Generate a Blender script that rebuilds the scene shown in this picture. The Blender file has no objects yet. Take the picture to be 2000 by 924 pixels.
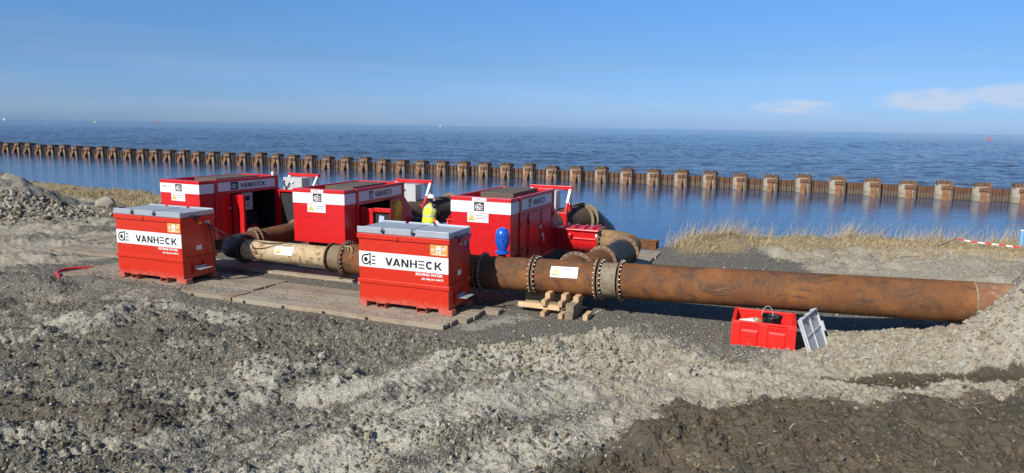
import bpy, bmesh, math, random
import numpy as np
from mathutils import Vector, Matrix, Euler
random.seed(7); RNG = np.random.default_rng(11)
S = bpy.context.scene; COL = S.collection
PI = math.pi

# ------------------------------------------------------------------ camera
cd = bpy.data.cameras.new('camera'); cam = bpy.data.objects.new('camera', cd); COL.objects.link(cam)
cd.sensor_fit = 'HORIZONTAL'; cd.sensor_width = 36.0; cd.lens = 36.0 * 1321 / 2000
cd.clip_start = 0.1; cd.clip_end = 60000
PITCH, ROLL, CAMH = .161, .015, 4.3
cam.matrix_world = Matrix.Translation((0, 0, CAMH)) @ Matrix.Rotation(PI/2 - PITCH, 4, 'X') @ Matrix.Rotation(ROLL, 4, 'Z')
S.camera = cam
S.render.resolution_x, S.render.resolution_y = 1024, 473

# ------------------------------------------------------------------ light, sky
SUN_DIR = Vector((-.61, -.79, 0)).normalized(); SUN_EL = math.radians(37)
D = Vector((SUN_DIR.x*math.cos(SUN_EL), SUN_DIR.y*math.cos(SUN_EL), math.sin(SUN_EL)))
sd = bpy.data.lights.new('sun', 'SUN'); sd.energy = 4.8; sd.angle = math.radians(.5); sd.color = (1, .955, .88)
sun = bpy.data.objects.new('sun', sd); COL.objects.link(sun)
sun.rotation_mode = 'QUATERNION'; sun.rotation_quaternion = D.to_track_quat('Z', 'Y')
W_ = bpy.data.worlds.new('World'); S.world = W_; W_.use_nodes = True
nt = W_.node_tree; nt.nodes.clear()
def N(nt, t, **k):
    n = nt.nodes.new(t)
    for a, b in k.items(): setattr(n, a, b)
    return n
wo = N(nt, 'ShaderNodeOutputWorld'); bg = N(nt, 'ShaderNodeBackground'); sky = N(nt, 'ShaderNodeTexSky')
sky.sky_type = 'NISHITA'; sky.sun_disc = False; sky.sun_elevation = SUN_EL
sky.sun_rotation = math.atan2(SUN_DIR.x, SUN_DIR.y)
sky.altitude = 0; sky.air_density = 1.0; sky.dust_density = .35; sky.ozone_density = 3.0
bg.inputs['Strength'].default_value = .09
# low cumulus clouds far out to the right and a faint veil of cirrus, as part of the sky
tc = N(nt, 'ShaderNodeTexCoord'); sp = N(nt, 'ShaderNodeSeparateXYZ'); nt.links.new(tc.outputs['Generated'], sp.inputs[0])
def M(nt, op, a, b=None, c=None, clamp=False):
    n = N(nt, 'ShaderNodeMath', operation=op); n.use_clamp = clamp
    for i, v in enumerate((a, b, c)):
        if v is None: continue
        if isinstance(v, (int, float)): n.inputs[i].default_value = v
        else: nt.links.new(v, n.inputs[i])
    return n.outputs[0]
def ramp(nt, src, pts, interp='LINEAR'):
    n = N(nt, 'ShaderNodeValToRGB'); n.color_ramp.interpolation = interp; e = n.color_ramp.elements
    while len(e) < len(pts): e.new(.5)
    for i, (p, c) in enumerate(pts):
        e[i].position = p; e[i].color = (c, c, c, 1) if isinstance(c, (int, float)) else (*c, 1)
    nt.links.new(src, n.inputs[0]); return n.outputs[0]
az = M(nt, 'ARCTAN2', sp.outputs[0], sp.outputs[1]); el = M(nt, 'ARCSINE', sp.outputs[2])
cv = N(nt, 'ShaderNodeCombineXYZ'); nt.links.new(M(nt, 'MULTIPLY', az, 26), cv.inputs[0]); nt.links.new(M(nt, 'MULTIPLY', el, 80), cv.inputs[1])
cn = N(nt, 'ShaderNodeTexNoise'); cn.inputs['Scale'].default_value = 1.0; cn.inputs['Detail'].default_value = 9; cn.inputs['Roughness'].default_value = .58
nt.links.new(cv.outputs[0], cn.inputs['Vector'])
def blob(a0, e0, wa, we):
    x = M(nt, 'DIVIDE', M(nt, 'SUBTRACT', az, a0), wa); y = M(nt, 'DIVIDE', M(nt, 'SUBTRACT', el, e0), we)
    return M(nt, 'MAXIMUM', M(nt, 'SUBTRACT', 1.0, M(nt, 'ADD', M(nt, 'MULTIPLY', x, x), M(nt, 'MULTIPLY', y, y))), 0.0)
bl = None
for b in [(.386, .032, .065, .011), (.545, .040, .075, .017), (.640, .044, .080, .018), (.72, .038, .08, .016), (.9, .036, .12, .02), (1.25, .04, .18, .02)]:
    o = blob(*b); bl = o if bl is None else M(nt, 'MAXIMUM', bl, o)
dens = M(nt, 'MULTIPLY', bl, M(nt, 'ADD', M(nt, 'MULTIPLY', cn.outputs[0], 2.6), -.62))
dens = ramp(nt, dens, [(.06, 0), (.55, .55)])
cs = N(nt, 'ShaderNodeTexNoise'); cs.inputs['Scale'].default_value = .55; cs.inputs['Detail'].default_value = 6
sv = N(nt, 'ShaderNodeCombineXYZ'); nt.links.new(M(nt, 'MULTIPLY', az, 5), sv.inputs[0]); nt.links.new(M(nt, 'MULTIPLY', el, 60), sv.inputs[1])
nt.links.new(sv.outputs[0], cs.inputs['Vector'])
band = M(nt, 'MAXIMUM', M(nt, 'SUBTRACT', 1.0, M(nt, 'ABSOLUTE', M(nt, 'DIVIDE', M(nt, 'SUBTRACT', el, .04), .1))), 0.0)
cir = M(nt, 'MULTIPLY', band, ramp(nt, cs.outputs[0], [(.45, 0), (.8, .22)]))
dens = M(nt, 'MAXIMUM', dens, cir)
mx = N(nt, 'ShaderNodeMix', data_type='RGBA'); nt.links.new(dens, mx.inputs[0])
hs = N(nt, 'ShaderNodeHueSaturation'); hs.inputs['Saturation'].default_value = 1.12; hs.inputs['Value'].default_value = 1.0
nt.links.new(sky.outputs[0], hs.inputs['Color'])
tn = N(nt, 'ShaderNodeMix', data_type='RGBA', blend_type='MULTIPLY'); tn.inputs[0].default_value = 1
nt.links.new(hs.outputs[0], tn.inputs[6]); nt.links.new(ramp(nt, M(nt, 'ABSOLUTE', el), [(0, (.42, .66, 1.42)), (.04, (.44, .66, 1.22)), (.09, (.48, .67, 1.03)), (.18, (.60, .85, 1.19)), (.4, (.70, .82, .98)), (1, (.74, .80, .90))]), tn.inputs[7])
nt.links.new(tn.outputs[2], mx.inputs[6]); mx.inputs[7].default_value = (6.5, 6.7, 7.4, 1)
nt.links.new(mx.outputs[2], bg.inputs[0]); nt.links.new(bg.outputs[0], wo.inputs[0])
S.view_settings.view_transform = 'Standard'; S.view_settings.look = 'None'; S.view_settings.exposure = .20; S.view_settings.gamma = 1
S.view_settings.use_curve_mapping = False

# ------------------------------------------------------------------ materials
MATS = {}
def newmat(name):
    m = bpy.data.materials.new(name); m.use_nodes = True; nt = m.node_tree; nt.nodes.clear()
    o = N(nt, 'ShaderNodeOutputMaterial'); b = N(nt, 'ShaderNodeBsdfPrincipled'); nt.links.new(b.outputs[0], o.inputs[0])
    return m, nt, b
def noise(nt, scale, detail=5, rough=.55, co=None, sx=None):
    n = N(nt, 'ShaderNodeTexNoise'); n.inputs['Scale'].default_value = scale; n.inputs['Detail'].default_value = detail; n.inputs['Roughness'].default_value = rough
    t = N(nt, 'ShaderNodeTexCoord'); src = t.outputs[co or 'Object']
    if sx:
        mp = N(nt, 'ShaderNodeMapping'); mp.inputs['Scale'].default_value = sx; nt.links.new(src, mp.inputs[0]); src = mp.outputs[0]
    nt.links.new(src, n.inputs['Vector']); return n.outputs[0]
def mixc(nt, f, a, b):
    n = N(nt, 'ShaderNodeMix', data_type='RGBA')
    for i, v in ((0, f), (6, a), (7, b)):
        if isinstance(v, (int, float)): n.inputs[i].default_value = v
        elif isinstance(v, tuple): n.inputs[i].default_value = (*v, 1)
        else: nt.links.new(v, n.inputs[i])
    return n.outputs[2]
def bump(nt, b, h, strength=.3, dist=.02):
    n = N(nt, 'ShaderNodeBump'); n.inputs['Strength'].default_value = strength; n.inputs['Distance'].default_value = dist
    nt.links.new(h, n.inputs['Height']); nt.links.new(n.outputs[0], b.inputs['Normal'])
def paint(name, col, rough=.35, metal=0, dirt=None, amt=.5, dscale=3.0, coat=0, bm=.0, var=.12, splash=0):
    if name in MATS: return MATS[name]
    m, nt, b = newmat(name)
    v = noise(nt, 1.7, 6); c = mixc(nt, v, tuple(x*(1-var) for x in col), tuple(min(1, x*(1+var)) for x in col))
    if dirt:
        f = ramp(nt, noise(nt, dscale, 9, .68), [(.52, 0), (.75, amt)]); c = mixc(nt, f, c, dirt)
    if splash:      # dried mud thrown up from the ground, faint runs and chipped paint
        g = N(nt, 'ShaderNodeNewGeometry'); sp_ = N(nt, 'ShaderNodeSeparateXYZ'); nt.links.new(g.outputs['Position'], sp_.inputs[0])
        hh = M(nt, 'SUBTRACT', M(nt, 'MULTIPLY', noise(nt, 7, 9, .75), 1.5), M(nt, 'DIVIDE', sp_.outputs[2], splash))
        c = mixc(nt, ramp(nt, hh, [(.10, 0), (.55, .55)]), c, (.30, .25, .18))
        c = mixc(nt, ramp(nt, noise(nt, 9, 8, .8, sx=(3.0, 3.0, .25)), [(.62, 0), (.80, .22)]), c, (.38, .16, .12))
        c = mixc(nt, ramp(nt, noise(nt, 16, 4, .8), [(.755, 0), (.775, .8)]), c, (.16, .09, .06))
    nt.links.new(c, b.inputs['Base Color']); b.inputs['Metallic'].default_value = metal
    r = ramp(nt, noise(nt, 6, 5), [(.3, max(.02, rough-.08)), (.7, min(1, rough+.12))]); nt.links.new(r, b.inputs['Roughness'])
    if coat: b.inputs['Coat Weight'].default_value = coat; b.inputs['Coat Roughness'].default_value = .12
    if bm: bump(nt, b, noise(nt, 14, 6), bm, .01)
    MATS[name] = m; return m
def rust(name, base, dark, light, flake=.5, scale=1.0, rough=.8, pale=None, band=None, streak=False):
    if name in MATS: return MATS[name]
    m, nt, b = newmat(name)
    n1 = noise(nt, 1.1*scale, 8, .6); n2 = noise(nt, 3.2*scale, 10, .7); n3 = noise(nt, 18*scale, 6, .7); n4 = noise(nt, 45*scale, 4, .6)
    c = mixc(nt, ramp(nt, n1, [(.35, 0), (.62, 1)]), base, light)
    c = mixc(nt, ramp(nt, n2, [(.5, 0), (.62, flake)]), c, dark)
    c = mixc(nt, ramp(nt, n3, [(.45, 0), (.8, .5)]), c, tuple(x*.55 for x in base))
    c = mixc(nt, ramp(nt, n4, [(.6, 0), (.8, .35)]), c, tuple(min(1, x*1.5+.01) for x in light))
    if streak:
        tt = N(nt, 'ShaderNodeTexCoord'); mp = N(nt, 'ShaderNodeMapping'); mp.inputs['Rotation'].default_value = (0, 0, -TH); nt.links.new(tt.outputs['Object'], mp.inputs[0])
        m2 = N(nt, 'ShaderNodeMapping'); m2.inputs['Scale'].default_value = (11, 2.2, 2.2); nt.links.new(mp.outputs[0], m2.inputs[0])
        sn = N(nt, 'ShaderNodeTexNoise'); sn.inputs['Scale'].default_value = 1.4; sn.inputs['Detail'].default_value = 8; sn.inputs['Roughness'].default_value = .7; nt.links.new(m2.outputs[0], sn.inputs['Vector'])
        c = mixc(nt, ramp(nt, sn.outputs[0], [(.46, 0), (.75, .42)]), c, tuple(x*.5 for x in base)); n3 = M(nt, 'ADD', n3, M(nt, 'MULTIPLY', sn.outputs[0], .6))
        lg = noise(nt, .55, 5, .6); c = mixc(nt, ramp(nt, lg, [(.42, .0), (.62, .45)]), c, (.085, .052, .034)); c = mixc(nt, ramp(nt, noise(nt, .9, 7, .7), [(.48, 0), (.66, .7)]), c, (.32, .130, .042))
        m3 = N(nt, 'ShaderNodeMapping'); m3.inputs['Scale'].default_value = (1, 1.8, 1.8); nt.links.new(mp.outputs[0], m3.inputs[0])
        pn = N(nt, 'ShaderNodeTexNoise'); pn.inputs['Scale'].default_value = 1.15; pn.inputs['Detail'].default_value = 11; pn.inputs['Roughness'].default_value = .62; pn.inputs['Distortion'].default_value = 1.2; nt.links.new(m3.outputs[0], pn.inputs['Vector'])
        c = mixc(nt, ramp(nt, pn.outputs[0], [(.53, 0), (.56, .7), (.70, .5)]), c, (.070, .044, .034))
        c = mixc(nt, ramp(nt, pn.outputs[0], [(.555, 0), (.565, .55), (.58, 0)]), c, (.30, .17, .08))
        n2 = M(nt, 'ADD', n2, M(nt, 'MULTIPLY', ramp(nt, pn.outputs[0], [(.56, 0), (.58, 1)]), .8))
    if pale:
        c = mixc(nt, ramp(nt, noise(nt, 5*scale, 9, .75), [(.55, 0), (.72, .8)]), c, pale)
    if band:   # (pale, z0, z1): dried tide line on steel standing in water, world height
        g = N(nt, 'ShaderNodeNewGeometry'); s = N(nt, 'ShaderNodeSeparateXYZ'); nt.links.new(g.outputs['Position'], s.inputs[0])
        z = M(nt, 'ADD', s.outputs[2], M(nt, 'MULTIPLY', M(nt, 'SUBTRACT', n2, .5), .35))
        f = ramp(nt, M(nt, 'MULTIPLY', M(nt, 'ADD', z, 2.2), .6), [(.10, .0), (.16, .55), (.34, .6), (.37, 1), (.41, .9), (.46, .05)])
        c = mixc(nt, f, c, mixc(nt, ramp(nt, n3, [(.4, 0), (.65, 1)]), band, tuple(x*.45 for x in band)))
        f2 = ramp(nt, M(nt, 'MULTIPLY', M(nt, 'ADD', z, 2.2), .6), [(.10, .8), (.17, 0)])
        c = mixc(nt, f2, c, (.02, .02, .012))
    nt.links.new(c, b.inputs['Base Color']); b.inputs['Roughness'].default_value = rough; b.inputs['Specular IOR Level'].default_value = .18
    bump(nt, b, M(nt, 'ADD', n2, M(nt, 'MULTIPLY', n3, .4)), .5, .02)
    MATS[name] = m; return m
def wood(name, col, dark, scale=1.0, dirt=None):
    if name in MATS: return MATS[name]
    m, nt, b = newmat(name)
    g = noise(nt, 2.5*scale, 9, .65, sx=(1, 14, 14)); n = noise(nt, 1.2, 6)
    oi = N(nt, 'ShaderNodeObjectInfo')
    c = mixc(nt, ramp(nt, g, [(.35, 0), (.65, 1)]), dark, col)
    c = mixc(nt, ramp(nt, n, [(.45, 0), (.75, .5)]), c, tuple(x*.7 for x in dark))
    if dirt:
        g_ = N(nt, 'ShaderNodeNewGeometry'); wn = N(nt, 'ShaderNodeTexNoise'); wn.inputs['Scale'].default_value = 1.1; wn.inputs['Detail'].default_value = 8; wn.inputs['Roughness'].default_value = .65; nt.links.new(g_.outputs['Position'], wn.inputs['Vector'])
        c = mixc(nt, ramp(nt, wn.outputs[0], [(.46, 0), (.60, .8)]), c, dirt); c = mixc(nt, ramp(nt, wn.outputs[0], [(.30, .6), (.42, 0)]), c, (.12, .075, .045))
    hv = N(nt, 'ShaderNodeHueSaturation'); nt.links.new(c, hv.inputs['Color'])
    nt.links.new(M(nt, 'ADD', M(nt, 'MULTIPLY', oi.outputs['Random'], .3), .85), hv.inputs['Value'])
    nt.links.new(hv.outputs[0], b.inputs['Base Color']); b.inputs['Roughness'].default_value = .85
    bump(nt, b, g, .5, .01); MATS[name] = m; return m

RED_T = paint('tank_red', (.57, .027, .010), .34, coat=.1, dirt=(.30, .06, .04), amt=.25, dscale=2.5, var=.05, splash=.55)
RED_P = paint('pump_red', (.60, .012, .014), .32, coat=.15, dirt=(.30, .03, .03), amt=.25, dscale=2.0, var=.05, splash=1.0)
WHITE = paint('white_paint', (.80, .80, .78), .45, dirt=(.5, .47, .42), amt=.25)
BLACK = paint('black_print', (.012, .012, .014), .5, var=.0)
GALV = paint('galvanised_steel', (.42, .46, .49), .45, metal=.35, dirt=(.30, .33, .36), amt=.5, dscale=9)
ECAB = paint('grey_cabinet', (.50, .52, .52), .5, dirt=(.3, .3, .3), amt=.5, dscale=12)
DARK = paint('dark_steel', (.022, .022, .024), .55, dirt=(.07, .055, .045), amt=.5)
RUBBER = paint('black_rubber', (.028, .029, .031), .42, dirt=(.12, .11, .10), amt=.45, dscale=2.2, bm=.2)
LOUVER = paint('brown_mesh_panel', (.10, .082, .06), .8, dirt=(.18, .15, .11), amt=.6, dscale=4)
SIGNW = paint('sign_white', (.82, .82, .80), .35, var=.02)
YEL = paint('sign_yellow', (.80, .68, .06), .4, var=.02)
GREYTXT = paint('sign_grey_text', (.16, .16, .20), .5, var=0)
ORANGE = paint('sticker_orange', (.82, .30, .07), .4, var=.1)
PEACH = paint('sticker_peach', (.85, .62, .42), .4, var=.1)
BLUE = paint('valve_blue', (.012, .105, .52), .22, coat=.6, var=.05)
BOXRED = paint('plastic_red', (.74, .022, .016), .38, var=.05)
LIDGREY = paint('plastic_grey', (.47, .49, .50), .45, dirt=(.3, .3, .3), amt=.3)
BOLTM = paint('zinc_bolt', (.50, .47, .42), .35, metal=.2, dirt=(.25, .16, .09), amt=.5, dscale=6)
TH = -.3719
RUST_A = rust('rust_orange', (.165, .066, .025), (.080, .046, .030), (.26, .102, .034), flake=.8, streak=True)
RUST_B = rust('rust_brown', (.125, .062, .034), (.06, .042, .03), (.18, .085, .038), flake=.4, streak=True)
RUST_F = rust('rust_flange', (.16, .095, .055), (.08, .05, .035), (.24, .15, .09), scale=2)
CREAM = rust('cream_rusty', (.46, .33, .17), (.17, .075, .028), (.53, .43, .28), flake=.9, scale=2.0, rough=.6, pale=(.38, .21, .08))
SPECK = rust('speckled_sleeve', (.19, .148, .098), (.075, .052, .04), (.30, .25, .175), flake=.5, scale=3.0)
SHEET = rust('sheet_pile_rust', (.115, .060, .038), (.045, .032, .025), (.19, .098, .055), flake=.7, scale=1.6, band=(.17, .15, .115))
TUBEM = rust('pile_grey', (.32, .28, .215), (.15, .09, .055), (.40, .36, .285), flake=.55, scale=1.1, band=(.30, .27, .21))
BRACEM = rust('brace_rust', (.18, .080, .036), (.09, .045, .028), (.27, .13, .06), flake=.5, scale=1.5, pale=(.34, .25, .16))
CAPM = rust('cap_rust', (.125, .066, .040), (.045, .03, .024), (.22, .125, .072), flake=.6, scale=2.2)
MATW = wood('crane_mat_wood', (.385, .315, .22), (.20, .15, .098), dirt=(.29, .26, .195))
NEWW = wood('new_timber', (.66, .46, .27), (.52, .33, .17))
OLDW = wood('old_timber', (.34, .27, .17), (.18, .14, .09))

# ------------------------------------------------------------------ mesh helpers
class MB:
    def __init__(s): s.v = []; s.f = []
    def add(s, vs, fs, M_=None):
        n = len(s.v)
        for p in vs:
            p = Vector(p); s.v.append(tuple(M_ @ p) if M_ else tuple(p))
        s.f += [tuple(i+n for i in f) for f in fs]; return s
    def box(s, x0, y0, z0, x1, y1, z1, M_=None):
        vs = [(x, y, z) for z in (z0, z1) for x, y in ((x0, y0), (x1, y0), (x1, y1), (x0, y1))]
        return s.add(vs, [(3, 2, 1, 0), (4, 5, 6, 7), (0, 1, 5, 4), (1, 2, 6, 5), (2, 3, 7, 6), (3, 0, 4, 7)], M_)
    def beam(s, p, q, w, h, up=(0, 0, 1)):
        p, q = Vector(p), Vector(q); d = (q-p); L = d.length; d.normalize(); u = Vector(up)
        r = d.cross(u)
        if r.length < 1e-4: r = d.cross(Vector((0, 1, 0)))
        r.normalize(); u = r.cross(d)
        M_ = Matrix(((d.x, r.x, u.x, p.x), (d.y, r.y, u.y, p.y), (d.z, r.z, u.z, p.z), (0, 0, 0, 1)))
        return s.box(0, -w/2, -h/2, L, w/2, h/2, M_)
    def prism(s, pts, fn, d0, d1):       # pts 2D ccw, fn(a,b,d)->xyz
        n = len(pts); vs = [fn(a, b, d0) for a, b in pts] + [fn(a, b, d1) for a, b in pts]
        fs = [tuple(range(n-1, -1, -1)), tuple(range(n, 2*n))] + [(i, (i+1) % n, n+(i+1) % n, n+i) for i in range(n)]
        return s.add(vs, fs)
    def lathe(s, prof, o, ax=(0, 0, 1), n=40, closed=False):   # prof [(r, h)]
        o = Vector(o); q = Vector(ax).normalized().to_track_quat('Z', 'Y'); vs = []; fs = []
        for r, h in prof:
            for i in range(n):
                a = 2*PI*i/n; vs.append(o + q @ Vector((r*math.cos(a), r*math.sin(a), h)))
        m = len(prof)
        for j in range(m if closed else m-1):
            k = (j+1) % m
            for i in range(n): fs.append((j*n+i, j*n+(i+1) % n, k*n+(i+1) % n, k*n+i))
        if not closed:
            if prof[0][0] > 1e-5: fs.append(tuple(range(n-1, -1, -1)))
            if prof[-1][0] > 1e-5: fs.append(tuple((m-1)*n+i for i in range(n)))
        return s.add(vs, fs)
    def cyl(s, p, q, r, n=16, r2=None):
        p, q = Vector(p), Vector(q); return s.lathe([(r, 0), (r if r2 is None else r2, (q-p).length)], p, q-p, n)
    def tube(s, path, r, n=12, caps=True):
        P = [Vector(p) for p in path]; vs = []; fs = []; m = len(P)
        t0 = (P[1]-P[0]).normalized(); u = t0.orthogonal().normalized()
        for i, p in enumerate(P):
            t = (P[min(i+1, m-1)]-P[max(i-1, 0)]).normalized(); u = (u - t*u.dot(t)).normalized(); w = t.cross(u)
            rr = r[i] if isinstance(r, (list, tuple)) else r
            for k in range(n):
                a = 2*PI*k/n; vs.append(p + (u*math.cos(a)+w*math.sin(a))*rr)
        for i in range(m-1):
            for k in range(n): fs.append((i*n+k, i*n+(k+1) % n, (i+1)*n+(k+1) % n, (i+1)*n+k))
        if caps: fs += [tuple(range(n-1, -1, -1)), tuple((m-1)*n+k for k in range(n))]
        return s.add(vs, fs)
    def build(s, name, mat, parent=None, bevel=0, smooth=0, loc=None):
        me = bpy.data.meshes.new(name); me.from_pydata(s.v, [], s.f); me.update()
        if mat: me.materials.append(mat)
        if smooth:
            for p in me.polygons: p.use_smooth = True
            me.set_sharp_from_angle(angle=math.radians(smooth if smooth > 1 else 40))
        o = bpy.data.objects.new(name, me); COL.objects.link(o)
        if parent: o.parent = parent
        if loc: o.location = loc
        if bevel:
            b = o.modifiers.new('Bevel', 'BEVEL'); b.width = bevel; b.segments = 2; b.limit_method = 'ANGLE'; b.angle_limit = .7
        return o
def root(name, label, cat, loc=(0, 0, 0), rz=0, group=None):
    o = bpy.data.objects.new(name, None); COL.objects.link(o); o.location = loc; o.rotation_euler = (0, 0, rz)
    o['label'] = label; o['category'] = cat
    if group: o['group'] = group
    return o
def tag(o, label, cat, group=None):
    o['label'] = label; o['category'] = cat
    if group: o['group'] = group
    return o
def kind(o, k='structure'): o['kind'] = k; return o
def copytree(o, loc, rz, label=None, lv=0, parent=None):
    c = o.copy(); COL.objects.link(c)
    if parent: c.parent = parent
    else:
        c.location = loc; c.rotation_euler = (0, 0, rz)
        if label: c['label'] = label
    for ch in list(o.children): copytree(ch, None, None, None, lv+1, c)
    return c
# site frame: u runs along the big pipe, w away from the camera
TH = -.3719; CT, ST = math.cos(TH), math.sin(TH)
def W(u, w, z=0): return (CT*u - ST*w, 16.3 + ST*u + CT*w, z)

# flat print: letters as thin raised strokes
def box2(x0, y0, x1, y1): return [(x0, y0), (x1, y0), (x1, y1), (x0, y1)]
def para(x0, y0, x1, y1, w): return [(x0, y0), (x0+w, y0), (x1+w, y1), (x1, y1)]
def arc(cx, cy, rx, ry, t, a0, a1, n=18):
    out = []
    for i in range(n):
        a, b = a0+(a1-a0)*i/n, a0+(a1-a0)*(i+1)/n
        out.append([(cx+(rx-t)*math.cos(a), cy+(ry-t)*math.sin(a)), (cx+rx*math.cos(a), cy+ry*math.sin(a)),
                    (cx+rx*math.cos(b), cy+ry*math.sin(b)), (cx+(rx-t)*math.cos(b), cy+(ry-t)*math.sin(b))])
    return out
T = .25
def letter(ch):
    if ch == 'V': return [para(.38, 0, 0, 1, T+.02), para(.38, 0, .76, 1, T+.02)]
    if ch == 'A': return [para(0, 0, .38, 1, T+.02), para(.76, 0, .38, 1, T+.02), box2(.2, .2, .8, .36)]
    if ch == 'N': return [box2(0, 0, T, 1), box2(.72, 0, .72+T, 1), para(.66, 0, 0, 1, .27)]
    if ch == 'H': return [box2(0, 0, T, 1), box2(.70, 0, .70+T, 1), box2(.1, .42, .8, .59)]
    if ch == '=': return [box2(0, 0, .8, .16), box2(0, .42, .8, .58), box2(0, .84, .8, 1)]
    if ch == 'E': return [box2(0, 0, T, 1), box2(.1, 0, .8, .17), box2(.1, .42, .74, .58), box2(.1, .83, .8, 1)]
    if ch == 'C': return arc(.5, .5, .5, .52, T, math.radians(48), math.radians(312))
    if ch == 'K': return [box2(0, 0, T, 1), para(.16, .38, .66, 1, .28), para(.70, 0, .26, .6, .27)]
    return []
def word(txt, x, y, h, w=1.0, gap=.12):
    out = []; wd = {'V': .86, 'A': .98, 'N': .97, 'H': .95, '=': .80, 'E': .80, 'C': .97, 'K': .95}
    for ch in txt:
        for p in letter(ch): out.append([(x+a*h*w, y+b*h) for a, b in p])
        x += (wd[ch]+gap)*h*w
    return out
def emblem(x, y, h):                      # turbine roundel, upright bar and three short bars
    o = [[(x+a*h, y+b*h) for a, b in p] for p in arc(.40, .46, .40, .42, .115, math.radians(62), math.radians(345), 28)]
    o += [[(x+a*h, y+b*h) for a, b in p] for p in arc(.40, .46, .17, .18, .17, 0, 2*PI, 16)]
    o += [[(x+a*h, y+b*h) for a, b in p] for p in ([(.40, .77), (.76, .84), (.76, .93), (.40, .88)], box2(.73, -.02, .84, 1.0))]
    o += [[(x+a*h, y+b*h) for a, b in p] for p in (box2(.94, .12, 1.26, .22), box2(.94, .40, 1.26, .50), box2(.94, .68, 1.26, .78))]
    return o
def printed(name, polys, fn, mat, parent, d=.003, th=.0015):
    m = MB()
    for i, p in enumerate(polys):
        ar = sum(p[k][0]*p[(k+1) % len(p)][1]-p[(k+1) % len(p)][0]*p[k][1] for k in range(len(p)))
        if ar < 0: p = p[::-1]
        m.prism(p, fn, d, d+th+.00013*(i % 7))
    return m.build(name, mat, parent)
def texts(name, s, size, loc, rot, mat, parent, ext=.001, off=.0, sx=1, shear=0):
    cu = bpy.data.curves.new(name, 'FONT'); cu.body = s; cu.size = size; cu.extrude = ext; cu.offset = off; cu.shear = shear
    tmp = bpy.data.objects.new('tmp', cu); me = bpy.data.meshes.new_from_object(tmp)
    me.materials.clear(); me.materials.append(mat); bpy.data.objects.remove(tmp)
    o = bpy.data.objects.new(name, me); COL.objects.link(o); o.parent = parent; o.location = loc; o.rotation_euler = rot; o.scale = (sx, 1, 1); return o
def sign(parent, fn, w, h, name='warning_sign'):
    """white notice with a yellow triangle; fn(a,b,d) maps sign plane to the parent"""
    s = printed(name, [box2(0, 0, w, h)], fn, SIGNW, parent, .004, .002)
    cx, t = .26*h+.10*w, h*.40
    tri = lambda k: [(cx-k*t, h*.5-k*t*.78), (cx+k*t, h*.5-k*t*.78), (cx, h*.5+k*t*.95)]
    printed('triangle_border', [tri(1.0)], fn, BLACK, s, .0065, .001)
    printed('triangle', [tri(.82)], fn, YEL, s, .0080, .001)
    printed('symbol', arc(cx, h*.44, t*.3, t*.3, t*.10, 0, 2*PI, 12), fn, GREYTXT, s, .0095, .001)
    rows = [(.70, .40, .94, .055), (.53, .40, .90, .022), (.45, .40, .88, .022), (.37, .40, .95, .022), (.16, .76, .94, .025)]
    ps = []; r = random.Random(3)
    for yy, a, b, t2 in rows:
        x = a
        while x < b:
            l = r.uniform(.03, .075); ps.append(box2(x*w, yy*h, min(b, x+l)*w, (yy+t2*1.6)*h)); x += l+.014
    printed('small_text', ps, fn, GREYTXT, s, .0065, .001)
    return s

# ------------------------------------------------------------------ ground
def vnoise(x, y, seed=0):
    xi = np.floor(x).astype(np.int64); yi = np.floor(y).astype(np.int64); xf = x-xi; yf = y-yi
    def h(a, b):
        n = (a*374761393 + b*668265263 + seed*1442695041) & 0xffffffff
        n = ((n ^ (n >> 13))*1274126177) & 0xffffffff; n = n ^ (n >> 16); return (n & 0xffffff)/16777215.0
    u = xf*xf*(3-2*xf); v = yf*yf*(3-2*yf)
    return (h(xi, yi)*(1-u)+h(xi+1, yi)*u)*(1-v)+(h(xi, yi+1)*(1-u)+h(xi+1, yi+1)*u)*v
def fbm(x, y, o=4, seed=0, g=.5):
    s = 0; a = 1; t = 0
    for i in range(o):
        s = s+a*vnoise(x*(2.03**i)+i*17.3, y*(2.03**i)-i*9.1, seed+i*7); t += a; a *= g
    return s/t
def domes(x, y, cell, seed, fill=.7):       # lumpy clods
    x = x+(fbm(x*2.1/cell*.35, y*2.1/cell*.35, 2, seed+200)-.5)*cell*1.1; y = y+(fbm(x*2.1/cell*.35+7, y*2.1/cell*.35, 2, seed+300)-.5)*cell*1.1
    gx, gy = x/cell, y/cell; xi = np.floor(gx).astype(np.int64); yi = np.floor(gy).astype(np.int64); best = np.zeros_like(x)
    def h(a, b, k):
        n = (a*374761393+b*668265263+(seed*31+k)*1442695041) & 0xffffffff
        n = ((n ^ (n >> 13))*1274126177) & 0xffffffff; n = n ^ (n >> 16); return (n & 0xffffff)/16777215.0
    for dx in (-1, 0, 1):
        for dy in (-1, 0, 1):
            a, b = xi+dx, yi+dy; r = .35+.5*h(a, b, 3); on = h(a, b, 4) < fill
            ex = gx-(a+h(a, b, 1)); ey = gy-(b+h(a, b, 2)); an = h(a, b, 5)*3.1; st = 1+.9*h(a, b, 6)
            e1 = ex*np.cos(an)+ey*np.sin(an); e2 = (-ex*np.sin(an)+ey*np.cos(an))*st
            d = np.abs(e1)**2.4+np.abs(e2)**2.4
            z = np.sqrt(np.maximum(0, 1-d/r**2.4))*r*on
            best = np.maximum(best, z)
    return best*cell
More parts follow.
